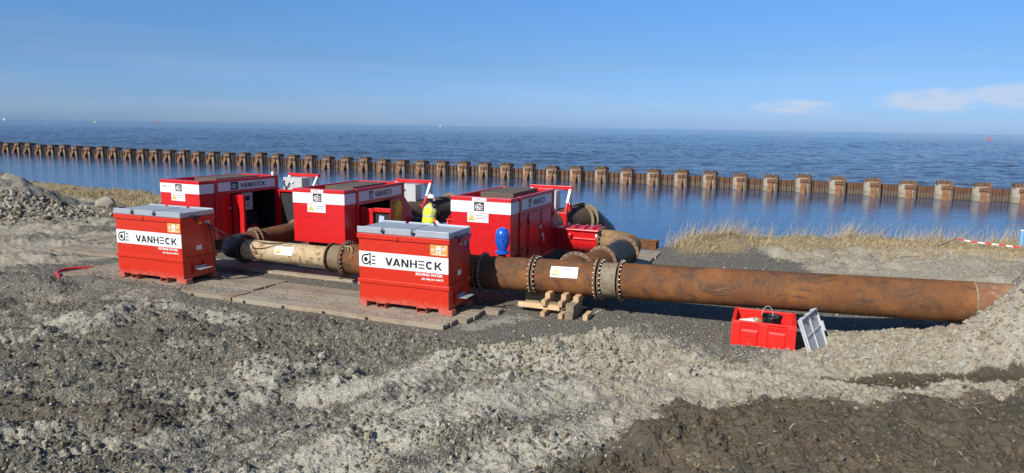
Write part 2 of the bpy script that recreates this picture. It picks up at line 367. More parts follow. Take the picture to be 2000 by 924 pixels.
def billow(x, y, f, o, seed, g=.55):        # rounded lumps with sharp creases between them
    s = 0; a = 1; t = 0
    wx = x+(vnoise(x*f*.7, y*f*.7, seed+90)-.5)*.7/f; wy = y+(vnoise(x*f*.7+5, y*f*.7, seed+91)-.5)*.7/f
    for i in range(o):
        k = f*2.07**i; an = .6*i; cx, sx = math.cos(an), math.sin(an)
        s = s+a*np.abs(vnoise((wx*cx-wy*sx)*k, (wx*sx+wy*cx)*k, seed+i*5)*2-1); t += a; a *= g
    return s/t
def pdist(x, y, pts):
    d = np.full(x.shape, 1e9)
    for (ax, ay), (bx, by) in zip(pts[:-1], pts[1:]):
        vx, vy = bx-ax, by-ay; t = np.clip(((x-ax)*vx+(y-ay)*vy)/(vx*vx+vy*vy), 0, 1)
        d = np.minimum(d, np.hypot(x-ax-t*vx, y-ay-t*vy))
    return d
def inside(x, y, pts):
    c = np.zeros(x.shape, bool); n = len(pts)
    for i in range(n):
        (ax, ay), (bx, by) = pts[i], pts[(i+1) % n]
        if ay == by: continue
        c ^= ((ay > y) != (by > y)) & (x < (bx-ax)*(y-ay)/(by-ay)+ax)
    return c
def sdf(x, y, pts):
    d = pdist(x, y, pts+[pts[0]]); return np.where(inside(x, y, pts), d, -d)
def sstep(a, b, x): t = np.clip((x-a)/(b-a), 0, 1); return t*t*(3-2*t)
def ridge(x, y, pts, wd, h, p=2.0): return h*np.exp(-(pdist(x, y, pts)/wd)**p)
CREST = [(-90, 78), (-60, 62), (-30, 45), (-20.6, 39.5), (-12, 33.5), (-5, 28.0), (0, 25.2), (4.3, 23.0), (5.5, 24.3), (7, 25.2), (8.5, 25.8), (13.7, 26), (19.4, 25.6), (32, 23.5), (60, 14), (90, -5)]
CX, CY = np.array([c[0] for c in CREST], float), np.array([c[1] for c in CREST], float)
MUD = [(.2, 2), (.3, 7.2), (.9, 8.15), (1.5, 8.6), (2.1, 9.0), (2.7, 9.75), (3.3, 9.75), (3.9, 10.15), (4.8, 10.05), (5.7, 10.15), (7.2, 10.1), (8.0, 10.3), (9.2, 10.9), (14, 10.6), (24, 8), (24, 2)]
WET = [(4.9, 11.45), (5.8, 11.15), (6.8, 10.95), (7.6, 11.0), (8.6, 10.95), (10.5, 10.9), (10.5, 11.5), (9.2, 11.55), (8.4, 11.6), (7.0, 11.55), (5.8, 11.55)]
def uw(x, y):
    dy = y-16.3; return CT*x+ST*dy, -ST*x+CT*dy
def fields(x, y):
    u, w = uw(x, y); nz = (fbm(x*.9, y*.9, 4, 3)-.5)
    mud = sstep(-.28, .22, sdf(x, y, MUD)+nz*1.1)
    wet = sstep(-.15, .2, sdf(x, y, WET)+nz*.5)*sstep(11.95, 11.6, y-.25*sstep(9.5, 8.5, x))
    # flat compacted gravel pad round the machines and pipe
    rb = 9.4-.36*np.maximum(w, 0)+nz*1.2
    pad = sstep(-3.6, -2.7, w+nz*.8+.0*u)*sstep(11.5, 9.5, w)*sstep(-14.5, -12.5, u)*sstep(rb+.5, rb-.5, u)
    fr = sstep(-2.7, -1.9, w+nz*.9)        # in front of the pipe right of the mats
    pad = np.where(u > 1.5, pad*np.maximum(fr, 0), pad)
    pad = pad*(1-sstep(5.6, 6.9, u+nz)*sstep(.75, -.1, w+nz*.4))
    m1 = pdist(x, y, [(.6, 12.55), (1.5, 12.9), (2.5, 13.15), (3.0, 13.1), (3.8, 12.75), (4.2, 12.78), (5.0, 12.42), (5.7, 12.25), (6.6, 12.5), (7.8, 12.7), (9.0, 12.4), (11, 12.0), (14, 12)])
    return u, w, nz, mud, wet, pad, m1
TRACKS = [[(-10.5, 10.9), (-7.5, 11.8), (-4.6, 13.0), (-2.6, 13.3)], [(-11.5, 12.1), (-8.2, 13.0), (-5.6, 14.2)], [(-3.4, 10.0), (-1.5, 10.6), (.8, 11.4), (3.2, 11.9)],
          [(-2.6, 11.9), (-.4, 12.4), (.6, 12.1)], [(3.0, 11.2), (5.5, 10.75), (9.5, 10.5)], [(-17, 17.8), (-13.5, 16.2), (-10.3, 16.0)], [(-6.5, 8.0), (-3.8, 8.9), (-1.6, 10.0)], [(-9, 7.6), (-6, 8.6), (-4.4, 9.6), (-2.9, 11.3)]]
def track(x, y, pts, hw=.24):
    """returns (inside mask, tread height) of a tyre rut along pts"""
    best = np.full(x.shape, 1e9); S_ = np.zeros_like(x); D_ = np.zeros_like(x); L0 = 0
    for (ax, ay), (bx, by) in zip(pts[:-1], pts[1:]):
        vx, vy = bx-ax, by-ay; L = math.hypot(vx, vy); t = np.clip(((x-ax)*vx+(y-ay)*vy)/(L*L), 0, 1); ex, ey = x-ax-t*vx, y-ay-t*vy; d = np.hypot(ex, ey)
        k = d < best; best = np.where(k, d, best); S_ = np.where(k, L0+t*L, S_); D_ = np.where(k, (vx*ey-vy*ex)/L, D_); L0 += L
    m = sstep(hw+.07, hw-.03, best)*sstep(0, .5, S_)*sstep(L0, L0-.5, S_)
    bars = sstep(-.2, .5, np.sin((S_+np.abs(D_)*.7)*2*PI/.15))
    return m, bars, sstep(hw+.28, hw+.08, best)*(1-m)*sstep(0, .5, S_)*sstep(L0, L0-.5, S_)
def height(x, y, detail=True):
    u, w, nz, mud, wet, pad, m1 = fields(x, y)
    z = np.zeros_like(x)
    far = sstep(9, 20, np.abs(w)+0*x)
    # mounds on the right
    mh = np.interp(x, [.5, 1.6, 2.6, 3.2, 4.2, 5.6, 6.6, 7.6, 8.6, 10, 12], [.06, .18, .36, .25, .13, .15, .20, .22, .30, .45, .5])
    z = z+mh*np.exp(-(m1/np.interp(x, [3, 4, 6, 7], [.52, .36, .36, .6]))**2)*(1+nz*1.4)
    hp = np.exp(-(((x-10.85)/1.32)**2+((y-12.6)/.95)**2)**1.4)
    z = z+hp*1.72*(1+1.2*nz)+.50*np.exp(-(((x-9.25)/.75)**2+((y-12.1)/.42)**2))+.10*sstep(6.2, 8.0, x)*sstep(11.6, 12.2, y)*sstep(15, 13.5, y)
    z = z+.30*sstep(7.5, 12, u)*sstep(-.2, 1.5, w)*sstep(16, 8, w)+.12*sstep(7, 9, u)*sstep(-3, -1, w)
    z = z+.09*mud*(1+2.0*nz)
    z = z-.10*wet
    z = z+ridge(x, y, [(3, 11.4), (5, 10.9), (8, 10.7), (11, 11)], .5, .07)*(1-mud)
    # shore dune
    yc = np.interp(x, CX, CY); dc = y-yc
    z = z+np.interp(x, [4.5, 5.6, 6.6, 8, 9.5, 12, 16, 22], [0, .12, .42, .5, .38, .22, .12, .05])*np.exp(-((dc+.9)/1.3)**2)
    # heap of excavated clay on the far left
    hill = np.exp(-(((x+28.5)/6.0)**2+((y-31.2)/3.6)**2)**1.5)*1.72+.62*np.exp(-(((x+23.6)/2.3)**2+((y-31.6)/2.0)**2)**1.4)
    z = z+hill*(1+.5*nz)
    # foreground left: berms, ridges, ruts
    z = z+ridge(x, y, [(-9.5, 10.2), (-7.6, 9.65), (-6.3, 9.35), (-5.2, 9.3)], .3, .13)*(1+nz*2.5)
    z = z-ridge(x, y, [(-9.5, 10.6), (-7.6, 10.1), (-6.4, 9.8)], .22, .10)
    z = z+ridge(x, y, [(-3.6, 7.2), (-2.0, 8.8), (-.8, 9.8), (.46, 10.5), (1.8, 10.9)], .42, .13)*(1+nz)
    z = z+ridge(x, y, [(-3.1, 10.5), (-2.0, 11.0), (-.9, 11.8), (.6, 12.2)], .34, .10)*(1+nz)
    z = z+ridge(x, y, [(-4.6, 11.2), (-4.3, 11.5)], .22, .12)+ridge(x, y, [(-9.5, 14.3), (-8.6, 14.0), (-7.3, 14.2)], .35, .10)
    z = z+ridge(x, y, [(-14.5, 17.6), (-12.6, 17.6), (-11.6, 16.8), (-10.8, 16.7)], .4, .12)+ridge(x, y, [(-18, 21), (-14.5, 20.6)], .35, .14)
    z = z-ridge(x, y, [(-13.2, 16.9), (-11.6, 16.2)], .3, .10)
    z = z+.15*np.exp(-((w+2.95-.2*np.sin(u*2.1))/.26)**2)*sstep(-7.3, -8.2, u)*sstep(-12.6, -11.6, u)*(1+nz*2)
    lf = sstep(0, -3, u)*sstep(-2.9, -3.6, w)*(1-pad)
    a = .62; s = x*math.cos(a)+y*math.sin(a); t = -x*math.sin(a)+y*math.cos(a)
    rut = (.5+.5*np.sin(t*2*PI/.34+nz*5))**2*sstep(.35, .7, fbm(s*.35, t*.8, 3, 21))
    z = z+lf*rut*.075
    z = z+(fbm(x*.22, y*.22, 3, 5)-.5)*.28*(1-pad)*sstep(3, 6, np.abs(w)+0*x)
    z = z+(fbm(x*.9+nz, y*1.3-nz, 4, 45)-.5)*.36*(1-pad)*sstep(2.9, 3.8, np.abs(w))
    # bank falling to the water
    z = z-3.9*sstep(-.2, 3.6, dc)-2*sstep(3, 20, dc)
    if detail:
        rough = (1-pad)
        for i, tp in enumerate(TRACKS):
            tm, bars, shoulder = track(x, y, tp); fade = sstep(.30, .50, fbm(x*.7+i*9, y*.7, 3, 120+i))*(1-mud*.8)
            z = z+rough*fade*(-.055*tm+.032*bars*tm+.045*shoulder); rough = rough*(1-.72*tm*fade)
        clay = np.clip(np.exp(-(m1/.85)**2)+hp*1.2+hill*.9+.45*sstep(8.6, 9.6, u)+.35*sstep(1.5, 3.5, x), 0, 1)*rough*(1-wet*.7)*(1-mud)
        clump = sstep(.42, .60, fbm(x*.55+3, y*.8, 4, 92))                      # cloddy and smoother stretches
        big = billow(x, y, 2.3, 5, 95, .6); sm = billow(x, y, 6.5, 4, 97, .6)
        z = z+clay*(big*.23*(.40+.8*clump)+sm*.085-.10)+hp*(billow(x, y, 1.5, 4, 131)*.5-.16)
        z = z+mud*(big*.27+sm*.07-.10)
        z = z+rough*(1-clay)*(1-mud)*(1-.6*wet)*(big*.17*clump+sm*.075*(.35+.65*clump)-.03)
        z = z+domes(x, y, .22, 4, .16)*.30*rough*(1-wet)+domes(x, y, .10, 5, .22)*.45*rough
        z = z+(fbm(x*14, y*14, 3, 12)-.5)*.035*(rough*.9+.12)
        z = z+hill*(billow(x, y, 1.1, 4, 98)*.35-.1)
    return z
def gz(x, y): return float(height(np.array([float(x)]), np.array([float(y)]))[0])
def make_ground():
    ang = np.concatenate([np.linspace(-88, -44, 70, endpoint=False), np.linspace(-44, 44, 860, endpoint=False), np.linspace(44, 88, 71)])*PI/180
    g1 = 6.4*np.exp(np.arange(0, 300)*.0031); g2 = g1[-1]*np.exp(np.arange(1, 215)*.0062); g3 = g2[-1]*np.exp(np.arange(1, 32)*.02)
    rho = np.concatenate([np.linspace(1.0, 6.4, 26, endpoint=False), g1, g2, g3])
    A, R = np.meshgrid(ang, rho); x = R*np.sin(A); y = R*np.cos(A)*1.0
    z = height(x.ravel(), y.ravel()).reshape(x.shape)
    nr, na = x.shape; vs = np.stack([x.ravel(), y.ravel(), z.ravel()], 1)
    idx = np.arange(nr*na).reshape(nr, na)
    q = np.stack([idx[:-1, :-1], idx[:-1, 1:], idx[1:, 1:], idx[1:, :-1]], -1).reshape(-1, 4)[:, ::-1]
    zc = z.ravel(); q = q[(zc[q].max(1) > -3.2)]
    me = bpy.data.meshes.new('ground'); me.vertices.add(len(vs)); me.vertices.foreach_set('co', vs.ravel())
    me.loops.add(q.size); me.loops.foreach_set('vertex_index', q.ravel().astype(np.int32))
    me.polygons.add(len(q)); me.polygons.foreach_set('loop_start', np.arange(0, q.size, 4, dtype=np.int32))
    me.polygons.foreach_set('use_smooth', np.ones(len(q), bool)); me.update(calc_edges=True)
    X, Y = vs[:, 0], vs[:, 1]; u, w, nz, mud, wet, pad, m1 = fields(X, Y)
    hill = np.exp(-(((X+27)/7.5)**2+((Y-31)/4.5)**2)**2)
    a = .55; s = X*math.cos(a)+Y*math.sin(a); t = -X*math.sin(a)+Y*math.cos(a)
    streak = fbm(s*.45, t*1.5, 5, 31)
    pale = np.clip(1.15*np.exp(-(m1/1.15)**4)+sstep(.5, 3, X)*(1-pad)*.9+hill*.75+ sstep(8.8, 9.8, u)*.9, 0, 1)
    pale = np.maximum(pale, ridge(X, Y, [(-3.4, 7.0), (-2.0, 8.3), (-.9, 9.3), (.3, 10.0), (1.4, 10.6), (2.6, 11.3)], .62, 1.1, 3))
    pale = np.maximum(pale, ridge(X, Y, [(-3.1, 10.5), (-2.0, 11.0), (-.9, 11.8), (.6, 12.2)], .5, 1.1, 3))
    pale = np.maximum(pale, ridge(X, Y, [(-1.0, 7.5), (.2, 8.3), (1.2, 9.2), (2.3, 10.2)], .5, .9, 3))
    pale = np.maximum(pale, ridge(X, Y, [(-9.4, 16.2), (-7.4, 15.0), (-6.2, 14.6)], .55, .75, 3))
    pale = np.maximum(pale, ridge(X, Y, [(-.9, 14.2), (.2, 14.9)], .45, .7, 3))
    pale = np.maximum(pale, (.10+sstep(.44, .72, streak)*.45)*(1-.85*pad))
    pale = np.maximum(pale, sstep(-12.5, -14.5, u)*(.45+.5*sstep(.4, .6, streak)))
    pale = np.clip(pale*(.85+1.1*(fbm(X*.8, Y*1.1, 5, 61)-.35)), 0, 1)
    pale = pale*(1-pad*.85*(1-ridge(X, Y, [(-.9, 14.2), (.2, 14.9)], .45, .9, 3)))*(1-mud)
    brown = np.clip(ridge(X, Y, [(-9.5, 10.2), (-7.6, 9.65), (-6.3, 9.35), (-5.2, 9.3)], .45, 1, 3)+sstep(.57, .70, fbm(s*.5+9, t*1.1, 5, 71))*.7*sstep(-1.5, -3.5, X), 0, 1)*(1-pad)
    mud = np.maximum(mud, brown*.55); pale = pale*(1-brown*.5)
    yc = np.interp(X, CX, CY); dc = Y-yc
    straw = sstep(-3.3, -1.6, dc+nz*1.5)*sstep(4.5, 7, np.where(X > 0, X, 9))*sstep(-24, -10, np.where(X > 0, 0, -24-X*0+14))
    straw = np.where(X < 0, sstep(-5.2, -3.8, dc+nz), straw)
    at = me.color_attributes.new('zone', 'FLOAT_COLOR', 'POINT')
    at.data.foreach_set('color', np.stack([pale, mud, np.clip(straw, 0, 1), wet], 1).astype(np.float32).ravel())
    gx = np.clip(sstep(2.2, .4, X)+.8*np.exp(-(((X-3.6)/.9)**2+((Y-11.6)/.9)**2)), 0, 1)*(1-sstep(-9, -12, X)); at = me.attributes.new('grey', 'FLOAT', 'POINT'); at.data.foreach_set('value', gx.astype(np.float32))
    at = me.attributes.new('pad', 'FLOAT', 'POINT'); at.data.foreach_set('value', pad.astype(np.float32))
    o = bpy.data.objects.new('ground', me); COL.objects.link(o); return o
def ground_mat():
    m, nt, b = newmat('ground_soil')
    va = N(nt, 'ShaderNodeVertexColor', layer_name='zone'); s = N(nt, 'ShaderNodeSeparateColor'); nt.links.new(va.outputs[0], s.inputs[0])
    n1 = noise(nt, 1.6, 10, .68); n2 = noise(nt, 9, 8, .7); n3 = noise(nt, 40, 6, .65); n4 = noise(nt, 3.4, 8, .7)
    vo = N(nt, 'ShaderNodeTexVoronoi'); vo.inputs['Scale'].default_value = 26; t = N(nt, 'ShaderNodeTexCoord'); nt.links.new(t.outputs['Object'], vo.inputs['Vector'])
    vp = N(nt, 'ShaderNodeTexVoronoi'); vp.inputs['Scale'].default_value = 60; nt.links.new(t.outputs['Object'], vp.inputs['Vector'])
    vs = N(nt, 'ShaderNodeSeparateColor'); nt.links.new(vp.outputs['Color'], vs.inputs[0])
    ve = N(nt, 'ShaderNodeTexVoronoi', feature='DISTANCE_TO_EDGE'); ve.inputs['Scale'].default_value = 11; wv = N(nt, 'ShaderNodeTexNoise'); wv.inputs['Scale'].default_value = 9; wv.inputs['Detail'].default_value = 4; nt.links.new(t.outputs['Object'], wv.inputs['Vector'])
    wm = N(nt, 'ShaderNodeVectorMath', operation='MULTIPLY_ADD'); wm.inputs[1].default_value = (.16, .16, .16); nt.links.new(wv.outputs['Color'], wm.inputs[0]); nt.links.new(t.outputs['Object'], wm.inputs[2]); nt.links.new(wm.outputs[0], ve.inputs['Vector'])
    vs2 = N(nt, 'ShaderNodeSeparateColor'); nt.links.new(vo.outputs['Color'], vs2.inputs[0])
    grav = mixc(nt, ramp(nt, n2, [(.3, 0), (.7, 1)]), (.052, .048, .034), (.135, .124, .090))
    grav = mixc(nt, ramp(nt, n4, [(.45, 0), (.68, .75)]), grav, (.140, .108, .062))
    grav = mixc(nt, ramp(nt, vs.outputs[0], [(.70, 0), (.86, .75)]), grav, (.25, .245, .23))
    grav = mixc(nt, ramp(nt, vs.outputs[1], [(.94, 0), (.97, .8)]), grav, (.50, .48, .43))
    gy = N(nt, 'ShaderNodeAttribute', attribute_name='grey')
    clay = mixc(nt, ramp(nt, n1, [(.35, 0), (.65, 1)]), (.27, .24, .178), (.40, .365, .285))
    clay = mixc(nt, ramp(nt, M(nt, 'ADD', gy.outputs['Fac'], M(nt, 'MULTIPLY', M(nt, 'SUBTRACT', n1, .5), .8)), [(.3, 0), (.7, .9)]), clay, mixc(nt, n2, (.31, .298, .235), (.46, .44, .36)))
    clay = mixc(nt, ramp(nt, n4, [(.50, 0), (.72, .55)]), clay, (.22, .18, .125))
    clay = mixc(nt, ramp(nt, n3, [(.45, 0), (.75, .45)]), clay, (.13, .105, .07))
    clay = mixc(nt, ramp(nt, vs2.outputs[0], [(.72, 0), (.9, .35)]), clay, (.52, .47, .37))
    mudc = mixc(nt, ramp(nt, n1, [(.4, 0), (.62, 1)]), (.070, .063, .045), (.118, .088, .056))
    mudc = mixc(nt, ramp(nt, n2, [(.4, 0), (.7, .6)]), mudc, (.092, .088, .068))
    mudc = mixc(nt, ramp(nt, vs2.outputs[1], [(.93, 0), (.97, .5)]), mudc, (.25, .21, .14))
    strw = mixc(nt, ramp(nt, n2, [(.35, 0), (.65, 1)]), (.19, .15, .085), (.33, .26, .14))
    wetc = mixc(nt, n2, (.05, .042, .03), (.085, .068, .042))
    f = M(nt, 'ADD', s.outputs[0], M(nt, 'MULTIPLY', M(nt, 'SUBTRACT', n4, .5), 2.0)); f = ramp(nt, M(nt, 'ADD', f, M(nt, 'MULTIPLY', M(nt, 'SUBTRACT', n2, .5), 1.5)), [(.30, 0), (.74, 1)])
    c = mixc(nt, f, grav, clay)
    c = mixc(nt, ramp(nt, M(nt, 'ADD', s.outputs[2], M(nt, 'MULTIPLY', M(nt, 'SUBTRACT', n4, .5), .8)), [(.4, 0), (.7, .85)]), c, strw)
    c = mixc(nt, ramp(nt, M(nt, 'ADD', s.outputs[1], M(nt, 'ADD', M(nt, 'MULTIPLY', M(nt, 'SUBTRACT', n2, .5), .8), M(nt, 'MULTIPLY', M(nt, 'SUBTRACT', n4, .5), .9))), [(.30, 0), (.72, 1)]), c, mudc)
    c = mixc(nt, M(nt, 'MULTIPLY', va.outputs[1], 1.0), c, wetc) if False else c
    al = N(nt, 'ShaderNodeAttribute', attribute_name='zone'); c = mixc(nt, ramp(nt, M(nt, 'ADD', al.outputs['Alpha'], M(nt, 'MULTIPLY', M(nt, 'SUBTRACT', n4, .5), .8)), [(.4, 0), (.65, .95)]), c, wetc)
    nt.links.new(c, b.inputs['Base Color'])
    nt.links.new(ramp(nt, al.outputs['Alpha'], [(.5, .95), (1, .42)]), b.inputs['Roughness']); b.inputs['Specular IOR Level'].default_value = .25
    ck = M(nt, 'MULTIPLY', ramp(nt, ve.outputs['Distance'], [(0, 0), (.22, 1)]), M(nt, 'ADD', M(nt, 'MULTIPLY', s.outputs[0], .16), M(nt, 'MULTIPLY', s.outputs[1], .22)))
    h = M(nt, 'ADD', M(nt, 'ADD', M(nt, 'MULTIPLY', n2, .7), ck), M(nt, 'ADD', M(nt, 'MULTIPLY', n3, .35), M(nt, 'MULTIPLY', vo.outputs['Distance'], .5)))
    bump(nt, b, h, 1.0, .028)
    return m
ground = kind(make_ground()); ground.data.materials.append(ground_mat())

# ------------------------------------------------------------------ loose clods, gravel, straw, grass (stuff)
def gn_scatter(name, pts, scl, rot, mat, sub=1, rough=.45, fs=1.6, off=0):
    me = bpy.data.meshes.new(name); me.from_pydata(pts.tolist(), [], []); me.update()
    a = me.attributes.new('scl', 'FLOAT_VECTOR', 'POINT'); a.data.foreach_set('vector', scl.astype(np.float32).ravel())
    a = me.attributes.new('rot', 'FLOAT_VECTOR', 'POINT'); a.data.foreach_set('vector', rot.astype(np.float32).ravel())
    o = bpy.data.objects.new(name, me); COL.objects.link(o); me.materials.append(mat)
    g = bpy.data.node_groups.new(name, 'GeometryNodeTree')
    g.interface.new_socket('Geometry', in_out='INPUT', socket_type='NodeSocketGeometry'); g.interface.new_socket('Geometry', in_out='OUTPUT', socket_type='NodeSocketGeometry')
    i = g.nodes.new('NodeGroupInput'); out = g.nodes.new('NodeGroupOutput')
    ico = g.nodes.new('GeometryNodeMeshIcoSphere'); ico.inputs['Radius'].default_value = 1; ico.inputs['Subdivisions'].default_value = sub
    sp_ = g.nodes.new('GeometryNodeSetPosition'); nz = g.nodes.new('ShaderNodeTexNoise'); nz.inputs['Scale'].default_value = fs; nz.inputs['Detail'].default_value = 3
    po = g.nodes.new('GeometryNodeInputPosition'); ad = g.nodes.new('ShaderNodeVectorMath'); ad.operation = 'ADD'; ad.inputs[1].default_value = (off*5.1, off*3.3, 0)
    g.links.new(po.outputs[0], ad.inputs[0]); g.links.new(ad.outputs[0], nz.inputs['Vector'])
    sb = g.nodes.new('ShaderNodeVectorMath'); sb.operation = 'SUBTRACT'; sb.inputs[1].default_value = (.5, .5, .5); g.links.new(nz.outputs['Color'], sb.inputs[0])
    sc = g.nodes.new('ShaderNodeVectorMath'); sc.operation = 'SCALE'; sc.inputs['Scale'].default_value = rough*4; g.links.new(sb.outputs[0], sc.inputs[0])
    g.links.new(ico.outputs[0], sp_.inputs[0]); g.links.new(sc.outputs[0], sp_.inputs['Offset'])
    sm = g.nodes.new('GeometryNodeSetMaterial'); sm.inputs['Material'].default_value = mat; g.links.new(sp_.outputs[0], sm.inputs[0])
    ip = g.nodes.new('GeometryNodeInstanceOnPoints'); g.links.new(i.outputs[0], ip.inputs['Points']); g.links.new(sm.outputs[0], ip.inputs['Instance'])
    def att(nm):
        n = g.nodes.new('GeometryNodeInputNamedAttribute'); n.data_type = 'FLOAT_VECTOR'; n.inputs['Name'].default_value = nm; return n.outputs[0]
    g.links.new(att('scl'), ip.inputs['Scale']); e = g.nodes.new('FunctionNodeEulerToRotation'); g.links.new(att('rot'), e.inputs[0]); g.links.new(e.outputs[0], ip.inputs['Rotation'])
    g.links.new(ip.outputs[0], out.inputs[0]); md = o.modifiers.new('scatter', 'NODES'); md.node_group = g
    return kind(o, 'stuff')
def sample(n, fn, ymax=34, amax=42, rmin=6.5):
    """candidate points with density falling with distance, kept with probability fn(x,y,fields)"""
    out = []
    while sum(len(o) for o in out) < n:
        a = RNG.uniform(-amax, amax, n)*PI/180; r = rmin*np.exp(RNG.uniform(0, math.log(ymax/rmin), n)); x, y = r*np.sin(a), r*np.cos(a)
        p = fn(x, y); k = RNG.uniform(0, 1, n) < p; out.append(np.stack([x[k], y[k]], 1))
        if len(out) > 40: break
    P = np.concatenate(out)[:n]; return P[:, 0], P[:, 1]
def off_mat(x, y):
    u, w = uw(x, y); onm = ((u > -12.6) & (u < .1) & (w > -2.75) & (w < -.4)) | ((u > -17) & (u < -11) & (w > -.9) & (w < 2.8))
    box = (u > 5.1) & (u < 6.6) & (w > -1.52) & (w < -.3)
    return ~(onm | box)
def clay_p(x, y):
    u, w, nz, mud, wet, pad, m1 = fields(x, y); return (np.clip(1.0*np.exp(-(m1/.8)**2)+.12*sstep(1, 3, x)+.35*sstep(9, 10, u)+.25*sstep(-15, -17, x)*(y < 30), 0, 1)*(1-mud)*(1-pad)*(1-wet)+.03*(1-pad)*(1-mud))*off_mat(x, y)
def dark_p(x, y):
    u, w, nz, mud, wet, pad, m1 = fields(x, y); b = np.exp(-(pdist(x, y, [(-9.5, 10.3), (-7.6, 9.7), (-6.3, 9.4), (-5.2, 9.3)])/.35)**2)
    return (.5*mud+1.0*b+.06*(1-pad)*(x < 1))*off_mat(x, y)*(1-wet)
def hill_p(x, y): return np.clip(np.exp(-(((x+27.8)/6.6)**2+((y-31)/3.9)**2)**2), 0, 1)
def gravel_p(x, y):
    u, w, nz, mud, wet, pad, m1 = fields(x, y); return (.75-.70*mud-.3*sstep(.5, 3, x)*(1-pad))*(1-wet)*off_mat(x, y)
def rot(n, t=3.14): return RNG.uniform(-t, t, (n, 3))
def stones(name, n, fn, s0, s1, mat, emb=.3, off=0, sub=1, rough=.4, **k):
    x, y = sample(n, fn, **k); n = len(x); z = height(x, y)
    s = s0*(s1/s0)**(RNG.uniform(0, 1, n)**2.2); sc = np.stack([s*RNG.uniform(.7, 1.4, n), s*RNG.uniform(.7, 1.3, n), s*RNG.uniform(.5, .95, n)], 1)
    return gn_scatter(name, np.stack([x, y, z+s*(.5-emb)], 1), sc, rot(n), mat, sub, rough, off=off)
def crumb(name, a, b_, c_, hue=.0):
    m, nt, b = newmat(name); oi = N(nt, 'ShaderNodeObjectInfo'); g = N(nt, 'ShaderNodeNewGeometry')
    r = N(nt, 'ShaderNodeTexWhiteNoise', noise_dimensions='3D'); sn = N(nt, 'ShaderNodeVectorMath', operation='SNAP'); sn.inputs[1].default_value = (.12, .12, 5); nt.links.new(g.outputs['Position'], sn.inputs[0]); nt.links.new(sn.outputs[0], r.inputs['Vector'])
    rr = oi.outputs['Random']
    c = mixc(nt, ramp(nt, rr, [(0, 0), (.6, 1)]), a, b_); c = mixc(nt, ramp(nt, rr, [(.8, 0), (.95, 1)]), c, c_)
    c = mixc(nt, ramp(nt, noise(nt, 30, 5, .7), [(.45, 0), (.75, .5)]), c, tuple(x*.5 for x in a))
    nt.links.new(c, b.inputs['Base Color']); b.inputs['Roughness'].default_value = .95; b.inputs['Specular IOR Level'].default_value = .2
    bump(nt, b, noise(nt, 35, 4), .5, .01); return m
CLAYM = crumb('clay_clod', (.235, .195, .135), (.37, .325, .24), (.40, .39, .34))
MUDM = crumb('mud_clod', (.080, .068, .048), (.13, .095, .062), (.15, .14, .11))
GRAVM = crumb('gravel_stone', (.11, .108, .10), (.24, .235, .22), (.50, .47, .41))
stones('clay_clods', 12000, clay_p, .007, .034, CLAYM, emb=.4, sub=2, ymax=26, off=1)
stones('clay_lumps', 5200, lambda x, y: clay_p(x, y)**1.2*sstep(.40, .58, fbm(x*1.3, y*1.7, 3, 150)), .014, .062, CLAYM, emb=.55, sub=2, ymax=22, off=2, rough=.55)
SOILM = crumb('soil_clod', (.10, .090, .064), (.19, .17, .125), (.29, .27, .215))
stones('soil_clods', 11000, lambda x, y: (1-fields(x, y)[5])*(x < 2.5)*sstep(.40, .58, fbm(x*.55+3, y*.8, 4, 92))*off_mat(x, y)*(fields(x, y)[1] < -3.0), .008, .042, SOILM, emb=.5, sub=2, ymax=24, off=8, rough=.55)
stones('mud_clods', 9000, dark_p, .007, .045, MUDM, emb=.55, rough=.55, sub=2, ymax=22, off=3)
stones('heap_clods', 11000, hill_p, .03, .12, CLAYM, sub=2, ymax=38, rmin=25, amax=52, off=4, rough=.45)
stones('heap_dark_clods', 2600, lambda x, y: hill_p(x, y)*(fbm(x*.8, y*.8, 3, 8) > .52), .035, .13, MUDM, sub=2, ymax=38, rmin=25, amax=52, off=5)
stones('gravel', 60000, gravel_p, .005, .016, GRAVM, sub=1, ymax=28, off=6, rough=.3)
stones('gravel_pale_stones', 2200, gravel_p, .009, .028, crumb('pale_stone', (.40, .37, .31), (.50, .48, .43), (.28, .25, .2)), sub=2, ymax=24, off=7, rough=.3)

def ribbons(name, base, tip, wd, mat, bend=.0):
    """tapering bent blades from base to tip points (n,3)"""
    n = len(base); d = tip-base; side = np.stack([-d[:, 1], d[:, 0], np.zeros(n)], 1)+RNG.normal(0, .3, (n, 3))*np.linalg.norm(d, axis=1)[:, None]; side[:, 2] = 0
    side /= np.linalg.norm(side, axis=1)[:, None]+1e-9; side *= wd[:, None]; mid = base+d*.55+RNG.normal(0, 1, (n, 3))*bend*np.linalg.norm(d, axis=1)[:, None]
    vs = np.stack([base-side, base+side, mid+side*.8, mid-side*.8, tip], 1).reshape(-1, 3); o5 = np.arange(n)*5
    fs = [(a, a+1, a+2, a+3) for a in o5] + [(a+3, a+2, a+4) for a in o5]
    me = bpy.data.meshes.new(name); me.from_pydata(vs.tolist(), [], fs); me.update(); me.materials.append(mat)
    o = bpy.data.objects.new(name, me); COL.objects.link(o); return kind(o, 'stuff')
def blade_mat(name, a, b_):
    m, nt, b = newmat(name); c = mixc(nt, ramp(nt, noise(nt, 5, 6, .7), [(.35, 0), (.65, 1)]), a, b_)
    nt.links.new(c, b.inputs['Base Color']); b.inputs['Roughness'].default_value = .8; b.inputs['Specular IOR Level'].default_value = .2; return m
GRASSM = blade_mat('dry_grass', (.27, .205, .11), (.52, .42, .25)); STRAWM = blade_mat('straw', (.42, .31, .16), (.62, .50, .30))
